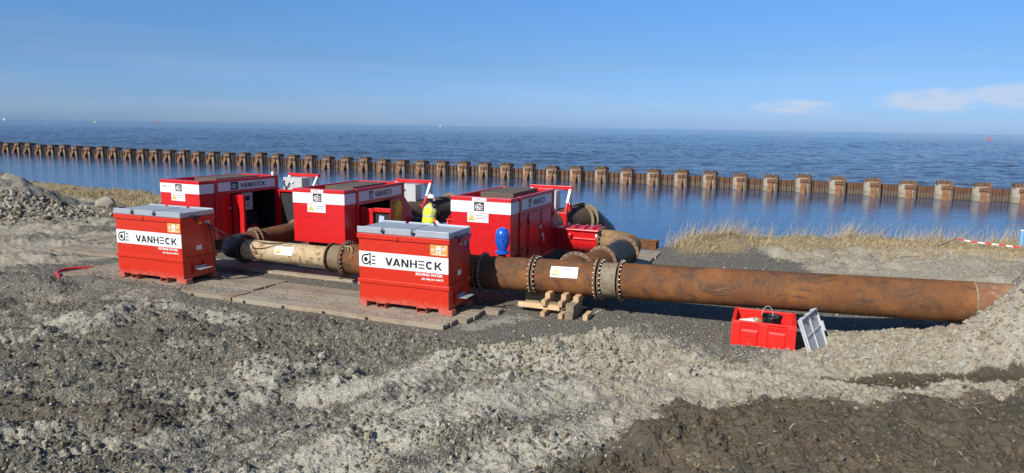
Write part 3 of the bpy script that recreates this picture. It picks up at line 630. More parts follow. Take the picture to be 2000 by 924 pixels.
def grass(name, n, x0, x1, d0, d1, h0, h1, wd=.006, lean=(.35, .0)):
    x = RNG.uniform(x0, x1, n); dc = RNG.uniform(d0, d1, n); keep = fbm(x*1.1, dc*1.1, 3, 77) > RNG.uniform(.25, .62, n); x, dc = x[keep], dc[keep]; n = len(x)
    y = np.interp(x, CX, CY)+dc; z = height(x, y); h = h0*(h1/h0)**(RNG.uniform(0, 1, n)**1.5)
    base = np.stack([x, y, z-.02], 1); tip = base+np.stack([h*(lean[0]+RNG.normal(0, .35, n)), h*(lean[1]+RNG.normal(0, .3, n)), h], 1)
    return ribbons(name, base, tip, np.full(n, wd), GRASSM, .08)
grass('dry_grass', 26000, 5.9, 26, -2.3, .7, .06, .33)
grass('tall_dry_grass', 3600, 5.6, 26, -1.4, .6, .40, .95, .006)
grass('bank_grass', 17000, -28, -9.5, -4.2, .3, .08, .28, .012, (.2, 0))
grass('clumped_grass', 15000, 12.5, 25, -4.2, -.4, .05, .24)
x, y = sample(2600, lambda x, y: (.15+.75*sstep(.5, 3, x))*off_mat(x, y)*(1-.7*fields(x, y)[5])*(1-.8*fields(x, y)[3]), ymax=22)
n = len(x); z = height(x, y)+.02; a = RNG.uniform(0, 2*PI, n); L_ = .04*(6.5)**(RNG.uniform(0, 1, n)**2.2)
b_ = np.stack([x, y, z], 1); t_ = b_+np.stack([L_*np.cos(a), L_*np.sin(a), L_*RNG.uniform(-.05, .35, n)], 1)
ribbons('straw', b_, t_, RNG.uniform(.003, .007, n), STRAWM, .1)
x = RNG.uniform(8.5, 22, 3800); dc = RNG.uniform(-5, -1.5, 3800); y = np.interp(x, CX, CY)+dc; k = fbm(x, y*2, 3, 15) > .5; x, y = x[k], y[k]; n = len(x)
z = height(x, y)+.02; a = RNG.uniform(0, 2*PI, n); L_ = RNG.uniform(.08, .3, n); b_ = np.stack([x, y, z], 1); t_ = b_+np.stack([L_*np.cos(a), L_*np.sin(a), L_*RNG.uniform(0, .5, n)], 1)
ribbons('flattened_straw', b_, t_, RNG.uniform(.004, .009, n), STRAWM, .15)

# ------------------------------------------------------------------ water
def water_mat(name, col, deep, waves, rough, foam=0):
    """waves: list of (scale, stretch_x, stretch_y, angle, height weight)"""
    m, nt, b = newmat(name); b.inputs['IOR'].default_value = 1.33
    t = N(nt, 'ShaderNodeTexCoord'); h = None; outs = []
    for s_, sx, sy, ang, w_ in waves:
        mp = N(nt, 'ShaderNodeMapping'); mp.inputs['Rotation'].default_value = (0, 0, ang); mp.inputs['Scale'].default_value = (sx, sy, 1)
        nt.links.new(t.outputs['Object'], mp.inputs[0]); nn = N(nt, 'ShaderNodeTexNoise'); nn.inputs['Scale'].default_value = s_; nn.inputs['Detail'].default_value = 4; nn.inputs['Roughness'].default_value = .6; nn.inputs['Distortion'].default_value = .3
        nt.links.new(mp.outputs[0], nn.inputs['Vector']); outs.append(nn.outputs[0]); v = M(nt, 'MULTIPLY', nn.outputs[0], w_); h = v if h is None else M(nt, 'ADD', h, v)
    bump(nt, b, h, 1.0, 1.0)
    g = noise(nt, .010, 6, .6, sx=(.5, 1.6, 1)); c = mixc(nt, ramp(nt, g, [(.40, 0), (.60, 1)]), col, deep)
    c = mixc(nt, ramp(nt, outs[0], [(.42, 0), (.62, .8)]), c, deep)
    if foam:
        f = ramp(nt, noise(nt, .35, 5, .75, sx=(.3, 1.8, 1)), [(.74, 0), (.78, foam)]); c = mixc(nt, f, c, (.6, .62, .62))
    nt.links.new(c, b.inputs['Base Color']); b.inputs['Roughness'].default_value = rough; return m
wl = [(-700, 430), (-98.9, 134.0), (-50, 108.7), (-6.2, 87.3), (36, 68.0), (60, 57.3), (400, -105)]
def sheetmesh(name, pts, z, mat):
    me = bpy.data.meshes.new(name); me.from_pydata([(a, b, z) for a, b in pts], [], [tuple(range(len(pts)))]); me.update(); me.materials.append(mat)
    o = bpy.data.objects.new(name, me); COL.objects.link(o); return kind(o)
sheetmesh('harbour_water', [(-700, -60), (400, -110), (400, -105)] + wl[::-1][1:-1] + [(-700, 430)], -2.0, water_mat('harbour_water', (.030, .090, .190), (.020, .060, .130), [(.45, .4, 1.4, -.4, .040), (1.5, .5, 1.4, -.1, .018), (5, .6, 1.3, -.6, .0045)], .06))
def make_sea():
    ang = np.concatenate([np.linspace(-84, -44, 60, endpoint=False), np.linspace(-44, 44, 620, endpoint=False), np.linspace(44, 84, 61)])*PI/180
    rw = np.full(ang.shape, 5000.0)
    for (ax, ay), (bx, by) in zip(wl[:-1], wl[1:]):
        dx, dy = np.sin(ang), np.cos(ang); ex, ey = bx-ax, by-ay; det = dx*(-ey)+dy*ex; det = np.where(np.abs(det) < 1e-9, 1e-9, det)
        r = (ax*(-ey)+ay*ex)/det; t = (dx*ay-dy*ax)/det; ok = (r > 0) & (t >= -1e-6) & (t <= 1+1e-6); rw = np.where(ok, np.minimum(rw, r), rw)
    n1 = 380; i = np.arange(n1+1)[:, None]/n1; R1 = np.maximum(900, rw*1.5)[None, :]
    near = rw[None, :]*(R1/rw[None, :])**i; j = np.arange(1, 31)[:, None]/30; far = R1*(32000/R1)**j
    R = np.concatenate([near, far]); A = np.broadcast_to(ang, R.shape); x = R*np.sin(A); y = R*np.cos(A)
    a = -.35; u = x*math.cos(a)-y*math.sin(a); v = x*math.sin(a)+y*math.cos(a)
    q = fbm(u*.02, v*.03, 3, 5)
    h = (fbm(u*.10, v*.24, 3, 81)-.5)*.55+(fbm(u*.34+3, v*.62, 3, 83)-.5)*.42+(1-np.abs(fbm(u*.2, v*.45, 2, 85)*2-1))*.15
    h = h*(.55+.9*q)*sstep(0, 1, (R-rw[None, :])/6)*sstep(1400, 500, R)
    nr, na = R.shape; vs = np.stack([x.ravel(), y.ravel(), (-2.0+h).ravel()], 1); idx = np.arange(nr*na).reshape(nr, na)
    f = np.stack([idx[:-1, :-1], idx[:-1, 1:], idx[1:, 1:], idx[1:, :-1]], -1).reshape(-1, 4)[:, ::-1]
    me = bpy.data.meshes.new('sea'); me.vertices.add(len(vs)); me.vertices.foreach_set('co', vs.ravel()); me.loops.add(f.size); me.loops.foreach_set('vertex_index', f.ravel().astype(np.int32))
    me.polygons.add(len(f)); me.polygons.foreach_set('loop_start', np.arange(0, f.size, 4, dtype=np.int32)); me.polygons.foreach_set('use_smooth', np.ones(len(f), bool)); me.update(calc_edges=True)
    me.materials.append(water_mat('sea_water', (.040, .068, .100), (.055, .058, .056), [(.35, .45, 1.1, -.45, .30), (1.2, .5, 1.1, -.2, .12), (3.5, .6, 1.2, -.7, .03)], .12, foam=.6))
    o = bpy.data.objects.new('sea', me); COL.objects.link(o); return kind(o)
make_sea()

# ------------------------------------------------------------------ breakwater of sheet piles and raking piles
def wall_xy(i):          # pile positions, i = 0 nearest the right
    x = float(np.interp(i, [-4, 0, 4, 9, 14, 19, 24, 29, 34, 39, 44, 49, 54], [58.6, 47.3, 36.07, 21.78, 7.72, -6.19, -20.29, -35.12, -49.91, -64.72, -81.81, -98.88, -116.5]))
    y = float(np.interp(x, [-116.5, -98.88, -81.81, -64.72, -49.91, -35.12, -20.29, -6.19, 7.72, 21.78, 36.07, 47.3, 60], [143.5, 134.03, 124.78, 115.52, 108.63, 102.03, 94.3, 87.27, 81.06, 74.59, 67.97, 63.0, 57.3]))
    return Vector((x, y, 0))
WD = Vector((.905, -.425, 0)).normalized(); WN = Vector((-.425, -.905, 0)).normalized()
wrz = math.atan2(WD.y, WD.x)
wall = root('sheet_pile_wall', 'long rusty corrugated sheet pile breakwater crossing the water behind the machines', 'breakwater', (0, 0, 0))
prof = []; Lp = 3.2; k = 6
for i in range(k):
    x0 = -Lp/2+i*Lp/k; s = Lp/k; d = .20
    prof += [(x0, 0), (x0+s*.28, 0), (x0+s*.42, -d), (x0+s*.80, -d), (x0+s*.94, 0)]
prof.append((Lp/2, 0))
me = None; r = random.Random(5)
pb = MB(); tops = [-.78+r.uniform(-.04, .04) for _ in prof]
vs = [(a, b, -4.2) for a, b in prof] + [(a, b, t) for (a, b), t in zip(prof, tops)] + [(a, b+.02, t) for (a, b), t in zip(prof, tops)] + [(a, b+.02, -4.2) for a, b in prof]
n = len(prof); pb.add(vs, [(i, i+1, n+i+1, n+i) for i in range(n-1)]+[(n+i, n+i+1, 2*n+i+1, 2*n+i) for i in range(n-1)]+[(2*n+i, 2*n+i+1, 3*n+i+1, 3*n+i) for i in range(n-1)])
pan = pb.build('sheet_pile_panel', SHEET, wall); first = True
NPIL = 50
ords = ['first','second','third','fourth','fifth','sixth','seventh','eighth','ninth','tenth','eleventh','twelfth','thirteenth','fourteenth','fifteenth','sixteenth','seventeenth','eighteenth','nineteenth','twentieth']
tens = {2: 'twenty', 3: 'thirty', 4: 'forty', 5: 'fifty'}
def ordn(i):
    i += 1
    if i <= 20: return ords[i-1]
    t, u_ = divmod(i, 10)
    return ({3: 'thirtieth', 4: 'fortieth', 5: 'fiftieth'}[t] if u_ == 0 else tens[t]+'-'+ords[u_-1])
def make_pile():
    p = root('raking_pile', '', 'pile', group='raking piles along the breakwater')
    # local: x along wall, -y toward shore; world z kept
    MB().lathe([(.78, -4.5), (.78, -.62), (.74, -.56)], (0, -.34, 0), n=28).build('pile_tube', TUBEM, p, smooth=40)
    c = MB(); c.box(-.68, -.90, -.60, .72, .30, -.42); c.box(.10, -1.00, -1.05, .72, -.50, -.58); c.box(.34, -.92, -4.2, .74, -.30, -1.02)
    c.build('pile_cap', CAPM, p, bevel=.02)
    f = MB(); r = random.Random(9)
    for i in range(12):
        x0 = -.62+i*.105; t = r.uniform(.06, .26); f.box(x0, -.84+r.uniform(-.08, .12), -.43, x0+r.uniform(.03, .09), .2+r.uniform(-.2, .2), -.42+t)
    for i in range(5):
        x0 = -.56+i*.27; f.cyl((x0, -.94, -.28+r.uniform(-.05, .05)), (x0+.05, .3, -.24), .065, 8)
    f.build('top_plates', rust('cap_top_rust', (.16, .085, .045), (.05, .03, .022), (.30, .20, .12), scale=3, pale=(.50, .44, .34)), p)
    b = MB(); q0, q1 = Vector((.05, -1.02, -.86)), Vector((.05, -2.15, -2.9))
    b.beam(q0, q1, .52, .05, up=(0, -.87, .48)); b.beam(q0+Vector((0, .2, -.12)), q1+Vector((0, .2, -.12)), .04, .34, up=(0, -.87, .48)); b.beam(q0+Vector((0, .34, -.2)), q1+Vector((0, .34, -.2)), .50, .04, up=(0, -.87, .48))
    b.build('brace', BRACEM, p)
    MB().box(-.30, -1.22, -.98, .38, -.9, -.62).build('bracket', CAPM, p, bevel=.02)
    return p
proto = make_pile(); P0 = None
for i in range(-4, NPIL+3):
    c = wall_xy(i); nx = wall_xy(i+1)
    mid = (c+nx)/2; L = (nx-c).length; dv = (c-nx).normalized(); a = math.atan2(dv.y, dv.x)
    pn = pan if first else pan.copy()
    if not first: COL.objects.link(pn); pn.parent = wall
    pn.location = (mid.x, mid.y, 0); pn.rotation_euler = (0, 0, a); pn.scale = (L/3.2, 1, 1)
    if i >= 0 and i < NPIL+1:
        lb = ('grey and rusty raking pile of the breakwater, %s from the right edge of the photo' % ordn(i)) if i else 'grey and rusty raking pile of the breakwater cut by the right edge'
        if first or P0 is None: P0 = proto; proto.location = c; proto.rotation_euler = (0, 0, wrz); proto['label'] = lb
        else:
            q = copytree(proto, c+Vector((0, 0, random.uniform(-.12, .10))), wrz+random.uniform(-.05, .05), lb); q.rotation_euler.x = random.uniform(-.02, .02); q.rotation_euler.y = random.uniform(-.025, .025)
    first = False

# ------------------------------------------------------------------ timber mats
def mat_(u0, u1, w0, w1, z0, rz, label, n=6, steps=None, th=.1, holes=True, bg_=None):
    x, y, _ = W(u0, w0); m = root('timber_mat', label, 'timber mat', (x, y, z0), TH+rz, 'heavy timber crane mats laid on the gravel')
    L, Wd = u1-u0, w1-w0; pw = Wd/n
    for i in range(n):
        e = steps[i] if steps else random.uniform(-.06, .04); s = random.uniform(-.03, .04)
        p = MB().box(s, i*pw+.004, random.uniform(-.004, .004), L+e, (i+1)*pw-.006, th+random.uniform(-.006, .006)).build('plank', MATW, m, bevel=.008)
    if holes:
        b = MB()
        for k_ in range(int(L/1.15)): b.lathe([(.035, 0), (.035, .012)], (.35+k_*1.15, -.008, th*.5), (0, -1, 0), 12)
        b.build('bolt_end', DARK, m, smooth=40)
    return m
mat_(-6.15, -.45, -2.80, -.92, 0.0, 0.0, 'thick timber mat under the tank at the centre, its plank ends stepped', 6, [.0, .04, .26, .30, .28, .62])
mat_(-12.45, -6.30, -2.68, -.62, -.01, -.012, 'brown timber mat under the left red tank, half buried in gravel', 5, None, .095)
mat_(-16.4, -11.2, -.2, 2.6, -.01, .02, 'pale timber mat left of the leftmost pump, sunk in the clay', 6, None, .09, False)
mat_(1.0, 2.35, 5.0, 8.2, 0, 0, 'grey timber mat behind the black hose at the water edge', 3, None, .10, False)
mat_(-11, -2.5, .1, .9, -.03, 0, 'shaded timber mat lying under the cream pipe', 2, None, .10, False)

uu = RNG.uniform(-12.5, -.4, 5200); ww = -2.75+RNG.exponential(.35, 5200); k = (ww < -.7) & (fbm(uu*.8, ww*1.5, 3, 140) > .46); uu, ww = uu[k], ww[k]; n = len(uu)
P_m = np.array([W(a, b, .103) for a, b in zip(uu, ww)]); s_m = RNG.uniform(.004, .016, n)
gn_scatter('mat_gravel', P_m, np.stack([s_m*1.2, s_m, s_m*.7], 1), rot(n), GRAVM, 1, .3, off=9)

# ------------------------------------------------------------------ fuel tanks
FA = lambda y: (lambda a, b, d: (a, y-d, b))     # front face at y, a = x, b = z
FB = lambda x: (lambda a, b, d: (x+d, a, b))     # right end face at x, a = y, b = z
def tank(x, y, rz, label):
    L, Wd = 2.318, 1.127
    t = root('fuel_tank', label, 'fuel tank', (x, y, .1), rz, 'red site fuel tanks on timber mats')
    Z = lambda z: z-.1
    # body with slightly recessed end panel
    MB().box(0, 0, Z(.222), L, Wd, Z(.68)).build('lower_tub', RED_T, t, bevel=.012)
    body = MB().box(.004, .004, Z(.76), L-.004, Wd-.004, Z(1.72)).build('body', RED_T, t, bevel=.01)
    MB().box(-.028, -.028, Z(.67), L+.028, Wd+.028, Z(.765)).build('belt', RED_T, t, bevel=.012)
    rm = MB(); rm.box(-.03, -.03, Z(1.71), L+.03, Wd+.03, Z(1.83)); rm.build('rim', RED_T, t, bevel=.01)
    MB().box(.44*L-.04, -.05, Z(1.72), .44*L+.04, -.03, Z(1.815)).build('lug', RED_T, t, bevel=.004)
    # lid: tray with upstands
    lid = MB().box(.0, 0, Z(1.832), L, Wd, Z(1.93)).build('lid', GALV, t, bevel=.008)
    for yy, sg in ((-.012, 1), (Wd-.03, 1)):
        for a, b in ((-.01, .27), (.305, .60), (.65, 1.0)):
            MB().box(a*L, yy, Z(1.845), b*L+(.01 if b == 1 else 0), yy+.045, Z(1.985)).build('upstand', GALV, lid, bevel=.006)
    MB().box(L-.03, .02, Z(1.84), L+.012, Wd-.03, Z(1.965)).build('end_upstand', GALV, lid, bevel=.006)
    MB().box(.0, .05, Z(1.93), .53*L, Wd-.05, Z(1.952)).build('hatch', GALV, lid, bevel=.004)
    MB().box(.535*L, .05, Z(1.93), L-.03, Wd-.05, Z(1.944)).build('hatch', GALV, lid, bevel=.004)
    for fx in (.285, .62):
        h = MB(); h.cyl((fx*L-.05, -.02, Z(1.91)), (fx*L+.05, -.02, Z(1.91)), .022, 10); h.box(fx*L-.02, -.045, Z(1.86), fx*L+.02, -.01, Z(1.93)); h.build('hinge', DARK, lid, smooth=40)
    la = MB(); la.box(L+.03, .38, Z(1.80), L+.07, .62, Z(1.845)); la.box(L+.03, .44, Z(1.70), L+.055, .50, Z(1.80)); la.cyl((L+.06, .33, Z(1.85)), (L+.06, .42, Z(1.85)), .03, 10); la.build('latch', DARK, t, bevel=.004)
    # feet: corner boxes and open fork pockets
    for x0, x1, y0, y1 in ((0, .30, -.012, .2), (0, .30, Wd-.2, Wd), (L-.25, L+.09, -.012, .2), (L-.25, L+.09, Wd-.2, Wd)):
        f = MB(); f.box(x0, y0, 0, x1-.10 if x1 < L else x1, y1, .125)
        f.build('foot', RED_T, t, bevel=.008)
    for x0, x1 in ((.48, .71), (1.52, 1.77)):
        f = MB(); th = .012
        for a in ((x0, 0, x1, th), (x0, .125-th, x1, .125)): f.box(a[0], -.03, a[1], a[2], Wd+.02, a[3])
        f.box(x0, -.03, th, x0+th, Wd+.02, .125-th); f.box(x1-th, -.03, th, x1, Wd+.02, .125-th)
        f.prism([(x0, .125), (x1, .125), (x1-.03, .15), (x0+.03, .15)], lambda a, b, d: (a, d, b), -.002, -.03); f.build('fork_pocket', RED_T, t)
    # print
    ban = printed('banner', [box2(.008, Z(1.045), L-.008, Z(1.41))], FA(.004), WHITE, t, .001, .0025)
    printed('emblem', emblem(.07, Z(1.082), .30), FA(.004), BLACK, ban, .0038, .0015)
    printed('lettering', word('VANH=CK', .705, Z(1.118), .182, 1.06, .17), FA(.004), BLACK, ban, .0038, .0015)
    texts('slogan', 'MOVING WATER', .088, (1.49, .0015, Z(.962)), (PI/2, 0, 0), WHITE, t, .001, .0022, 1.0)
    texts('slogan_line', 'any way you want it', .078, (1.64, .0015, Z(.875)), (PI/2, 0, 0), WHITE, t, .001, .0018, .86, .25)
    st = printed('sticker', [box2(1.86, Z(1.45), 2.29, Z(1.695))], FA(.004), ORANGE, t, .001, .002)
    printed('sticker_plate', [box2(2.01, Z(1.505), 2.12, Z(1.66))], FA(.004), SIGNW, st, .0035, .001)
    printed('sticker_print', [box2(2.045, Z(1.54), 2.075, Z(1.58))], FA(.004), BLACK, st, .005, .001)
    printed('sticker_text', [box2(1.88, Z(1.565), 1.98, Z(1.60)), box2(1.88, Z(1.535), 1.97, Z(1.55)), box2(2.15, Z(1.60), 2.26, Z(1.635)), box2(2.15, Z(1.56), 2.24, Z(1.585)), box2(1.90, Z(1.462), 2.26, Z(1.49)), box2(2.22, Z(1.655), 2.28, Z(1.69))], FA(.004), PEACH, st, .0035, .001)
    # right end: plates, step brackets and tray
    printed('plate', [box2(.47, Z(.93), .65, Z(1.05))], FB(L-.004), SIGNW, t, .001, .003)
    printed('maker_plate', [box2(.82, Z(1.58), .98, Z(1.68))], FB(L-.004), ECAB, t, .001, .003)
    printed('tag', [box2(.60, Z(1.62), .70, Z(1.66))], FB(L-.004), YEL, t, .001, .003)
    for yy, z0, z1 in ((.30, .31, .70), (.66, .42, .72)):
        g = MB(); g.prism([(0, Z(z0)), (.035, Z(z0)), (.07, Z((z0+z1)/2)), (.0, Z(z1))], lambda a, b, d: (L+a, yy+d, b), 0, .022); g.build('step_bracket', RED_T, t)
    s_ = MB(); s_.box(L+.05, .31, Z(.455), L+.30, .72, Z(.468)); s_.box(L+.05, .31, Z(.468), L+.062, .72, Z(.52)); s_.build('step_tray', GALV, t)
    return t
tank(-3.557, 15.451, -.361, 'nearer red fuel tank with grey lid, standing on the mat at the centre')
tank(-10.728, 18.086, -.364, 'smaller looking red fuel tank with grey lid, leftmost, on the brown mat')

# ------------------------------------------------------------------ pump units
AMBER, _nt, _b = newmat('amber_insulation'); _c = mixc(_nt, ramp(_nt, noise(_nt, 2.2, 4), [(.4, 0), (.6, 1)]), (.22, .07, .012), (.75, .48, .03)); _nt.links.new(_c, _b.inputs['Base Color']); _b.inputs['Roughness'].default_value = .45; _b.inputs['Specular IOR Level'].default_value = .25
FOAM = paint('black_foam', (.025, .025, .027), .9, dirt=(.05, .05, .05), amt=.5, dscale=12, bm=.4)
LABELB = paint('label_bluewhite', (.50, .56, .78), .4)
def pump(x, y, rz, var, label, idt):
    P_, L = 1.757, 3.5
    p = root('pump_unit', label, 'pump', (x, y, 0), rz, 'red containerised pumps beside the pipeline')
    b = MB(); b.box(.08, .55, .10, .30, 6.1, .44); b.box(1.45, .55, .10, 1.67, 6.1, .44)
    for yy in (.6, 2.0, 3.4, 4.8, 5.98): b.box(.30, yy, .12, 1.45, yy+.1, .40)
    b.build('skid', DARK, p, bevel=.01)
    MB().box(.3, .7, .40, 1.45, 6.0, .446).build('skid_floor', DARK, p)
    # front cabinet overhanging the pipe
    MB().box(0, 0, .86, P_, .60, 2.335).build('front_cabinet', RED_P, p, bevel=.012)
    st = MB().box(-.004, -.004, 2.01, P_+.004, .60, 2.315).build('stripe', WHITE, p)
    rm = MB(); rm.box(-.006, -.006, 2.337, P_+.006, .23, 2.425)
    rm.box(-.006, .23, 2.337, .07, L, 2.425); rm.box(P_-.064, .23, 2.337, P_+.006, L-.16, 2.425); rm.box(.07, L-.10, 2.337, P_+.006, L, 2.425)
    rm.build('roof_rim', RED_P, p, bevel=.008)
    MB().box(.05, .25, 2.18, P_-.06, L-.1, 2.24).build('roof_deck', RED_P, p)
    hh = 2.475 if var == 3 else 2.44
    lv = MB().box(.42, 1.0, 2.24, 1.42, 2.95, hh).build('roof_hatch', LOUVER, p, bevel=.01)
    printed('emblem_plate', [box2(.70, 2.065, .99, 2.30)], FA(-.004), BLACK, p, .001, .002)
    printed('emblem', emblem(.73, 2.085, .185), FA(-.004), WHITE, p, .0045, .0015)
    if var != 1: printed('id_plate', [box2(.64, 2.325, 1.06, 2.418)], FA(-.006), SIGNW, p, .001, .002)
    texts('id_text', idt, .10, ((.70, -.0095, 2.335) if var != 1 else (.10, -.006, 2.17)), (PI/2, 0, 0), GREYTXT, p, .001, .0, .9)
    sign(p, lambda a, b_, d: (a+.50, -d, b_+1.755), .62, .245)
    MB().box(.01, -.003, 1.62, P_-.01, .0, 1.626).build('panel_seam', DARK, p)
    # side wall frame (x = P_)
    f = MB(); f.box(P_-.07, .602, .45, P_+.035, .72, 2.43); f.box(P_-.07, L-.14, .45, P_+.02, L, 2.43)
    f.box(P_-.06, .72, 2.335, P_+.018, L-.14, 2.42); f.box(P_-.06, .72, 1.93, P_+.012, L-.14, 2.035); f.box(P_-.06, .72, .45, P_+.012, L-.14, .56)
    f.build('side_frame', RED_P, p, bevel=.01)
    bn = MB().box(P_-.04, .72, 2.035, P_-.012, L-.14, 2.335).build('side_banner', WHITE, p)
    if var == 3 or var == 2:
        printed('banner_emblem', [box2(1.35, 2.07, 1.58, 2.30)], FB(P_-.012), BLACK, bn, .001, .002); printed('banner_symbol', emblem(1.375, 2.09, .16), FB(P_-.012), WHITE, bn, .0035, .0015)
        printed('banner_lettering', word('VANHECK', 1.68, 2.09, .175, .80, .15), FB(P_-.012), BLACK, bn, .001, .002)
    else:
        printed('banner_emblem', [box2(1.30, 2.055, 1.62, 2.318)], FB(P_-.012), BLACK, bn, .001, .002); printed('banner_symbol', emblem(1.335, 2.09, .18), FB(P_-.012), WHITE, bn, .0035, .0015)
        printed('banner_lettering', word('VANH=CK', 1.72, 2.10, .16, .98, .14), FB(P_-.012), BLACK, bn, .001, .002)
    # other walls
    MB().box(0, .60, .45, .04, L, 2.336).build('far_wall', RED_P, p)
    MB().box(.04, L-.05, .45, P_-.07, L, 2.336).build('rear_wall', RED_P, p)
    MB().box(.04, .602, .452, P_-.07, .66, 2.178).build('bulkhead', DARK, p)
    MB().box(.042, .66, .452, .06, L-.06, 2.178).build('wall_shade_sheet', DARK, p); MB().box(.06, L-.075, .452, P_-.072, L-.052, 2.178).build('wall_shade_sheet', DARK, p); MB().box(.06, .66, 2.155, P_-.07, L-.08, 2.178).build('roof_shade_sheet', DARK, p)  # dark sheets added over inner walls and roof, standing in for interior shade
    X = P_-.03
    def door(y0, y1, z0, z1, nm='door'):
        d = MB().box(X, y0, z0, X+.028, y1, z1).build(nm, RED_P, p, bevel=.006)
        e = MB(); e.box(X+.028, y0+.02, z0+.02, X+.04, y0+.05, z1-.02); e.box(X+.028, y0+.05, z1-.05, X+.04, y1-.02, z1-.02); e.box(X+.028, y1-.05, z0+.02, X+.04, y1-.02, z1-.05); e.build('door_trim', RED_P, d)
        return d
    hinge = lambda y_, zz: MB().cyl((P_+.03, y_, zz), (P_+.03, y_, zz+.14), .025, 10).build('hinge', RED_P, p, smooth=40)
    if var == 3:
        door(.74, 1.28, .57, 1.92); door(1.32, 2.38, .57, 1.92); d = door(2.40, 3.34, .57, 1.92)
        for zz in (.75, 1.6): hinge(.70, zz); hinge(3.42, zz); hinge(1.31, zz)
        h = MB(); h.box(P_+.01, 2.20, 1.36, P_+.03, 2.34, 1.46); h.build('lock_plate', ECAB, d); h = MB(); h.box(P_+.01, 2.42, 1.12, P_+.05, 2.46, 1.2); h.cyl((P_+.05, 2.44, 1.2), (P_+.07, 2.46, .95), .014, 8); h.build('handle', SIGNW, d)
        h = MB(); h.lathe([(.04, 0), (.05, .02), (.02, .05)], (P_+.0, .80, .95), (1, 0, 0), 12); h.build('knob', DARK, p, smooth=40)
        rl = MB(); rl.beam((P_+.03, 2.45, .60), (P_+.03, 3.30, .60), .03, .03); rl.beam((P_+.03, 3.30, .60), (P_+.03, 3.36, .9), .03, .03); rl.build('door_bar', RED_P, p)
    if var == 1:
        door(.74, 1.28, .57, 1.92)
        h = MB(); h.cyl((P_+.0, 1.20, 1.45), (P_+.05, 1.20, 1.45), .03, 10); h.build('knob', ECAB, p, smooth=40)
        # two narrow folded leaves standing out from the opening
        for k_, (a, b_) in enumerate(((P_+.02, P_+.21), (P_+.24, P_+.50))):
            MB().box(a, 1.30+.02*k_, .50, b_, 1.40+.02*k_, 1.90).build('folded_door', RED_P, p, bevel=.01)
        # right leaf opened square to the side
        d = MB(); d.box(P_+.02, L-.10, .55, P_+.98, L-.04, 1.93); d.box(P_+.02, L-.22, .55, P_+.26, L-.10, 1.93); d.box(P_+.26, L-.22, 1.86, P_+.98, L-.10, 1.93); d.build('open_door', RED_P, p, bevel=.008)
        MB().box(P_+.28, L-.16, .60, P_+.96, L-.102, 1.80).build('door_lining', FOAM, p)
    if var == 2:
        d = MB(); d.box(P_-.05, .80, .55, P_+.14, .92, 1.88); d.box(P_+.16, .86, .50, P_+.40, .96, 1.84)
        d.box(P_+.40, .90, 1.74, P_+.98, 1.02, 1.86); d.box(P_+.955, .90, 1.1, P_+.98, 1.02, 1.74); d.build('open_door', RED_P, p, bevel=.008)
        MB().box(P_+.40, .97, .55, P_+.96, 1.03, 1.70).build('door_lining', FOAM, p)
        MB().prism([(P_+.50, 1.18), (P_+.68, 1.20), (P_+.72, 1.62), (P_+.56, 1.64)], lambda a, b_, d_: (a, .97-d_, b_), .002, .005).build('paper_label', LABELB, p)
        # amber lined door leaf, standing slightly ajar at the far end
        d = MB(); a0, a1 = Vector((P_+.02, 3.33, 0)), Vector((P_+.12, 2.38, 0)); 
        for z0, z1 in ((1.88, 1.94), (.6, .66)): d.beam(a0+Vector((0, 0, (z0+z1)/2)), a1+Vector((0, 0, (z0+z1)/2)), .05, z1-z0)
        for q in (a0, a1): d.beam(q+Vector((0, 0, .63)), q+Vector((0, 0, 1.91)), .06, .06)
        d.build('open_door', RED_P, p, bevel=.006)
        d = MB(); d.beam(a0+Vector((0, 0, 1.27)), a1+Vector((0, 0, 1.27)), .03, 1.2); d.build('amber_lining', AMBER, p)
    # engine inside
    e = MB(); e.box(.45, 1.3, .46, 1.2, 3.0, 1.15); e.cyl((.8, 1.4, 1.4), (.8, 2.9, 1.4), .28, 16); e.box(.3, 1.0, 1.0, .8, 1.35, 1.8); e.cyl((1.3, 2.0, .5), (1.3, 2.0, 1.0), .13, 12); e.build('engine', DARK, p, bevel=.02)
    if var != 3:
        e = MB(); e.box(.9, 2.3, .60, 1.3, 2.9, .70); e.build('engine_parts', RED_P, p, bevel=.01)
        e = MB()
        for k_ in range(5):
            e.tube([(1.45, 1.95+.06*k_, 1.3), (1.5, 1.97+.07*k_, 1.0), (1.4, 2.1+.1*k_, .75), (1.25, 2.3+.05*k_, .6)], .016, 7)
        e.build('hoses', RUBBER, p, smooth=60)
    if var == 1:
        c = MB().box(1.52, 1.86, 1.29, 1.66, 2.33, 1.90).build('control_panel', ECAB, p, bevel=.008)
        MB().box(1.66, 2.00, 1.62, 1.665, 2.20, 1.78).build('screen', BLACK, c)
        bb = MB()
        for yy in (1.92, 2.27):
            for zz in (1.38, 1.62, 1.74): bb.cyl((1.66, yy, zz), (1.68, yy, zz), .018, 8)
        for k_ in range(4): bb.cyl((1.66, 2.0+.06*k_, 1.52), (1.68, 2.0+.06*k_, 1.52), .014, 8)
        bb.cyl((1.66, 2.1, 1.44), (1.69, 2.1, 1.44), .03, 10); bb.build('buttons', DARK, c)
        be = MB(); be.lathe([(.045, 0), (.045, .05)], (P_-.05, 3.3, 2.43), n=12); be.lathe([(.05, .05), (.055, .09), (.03, .13), (0, .14)], (P_-.05, 3.3, 2.43), n=12); be.build('beacon', SIGNW, p, smooth=40)
    # behind the cabinet: sloped guards, pump casing, discharge, frame
    for xx in (.05, P_-.10):
        g = MB(); g.prism([(3.5, .45), (4.15, .45), (4.15, 1.45), (3.5, 2.05)], lambda a, b_, d: (xx+d, a, b_), 0, .05); g.build('side_guard', RED_P, p, bevel=.006)
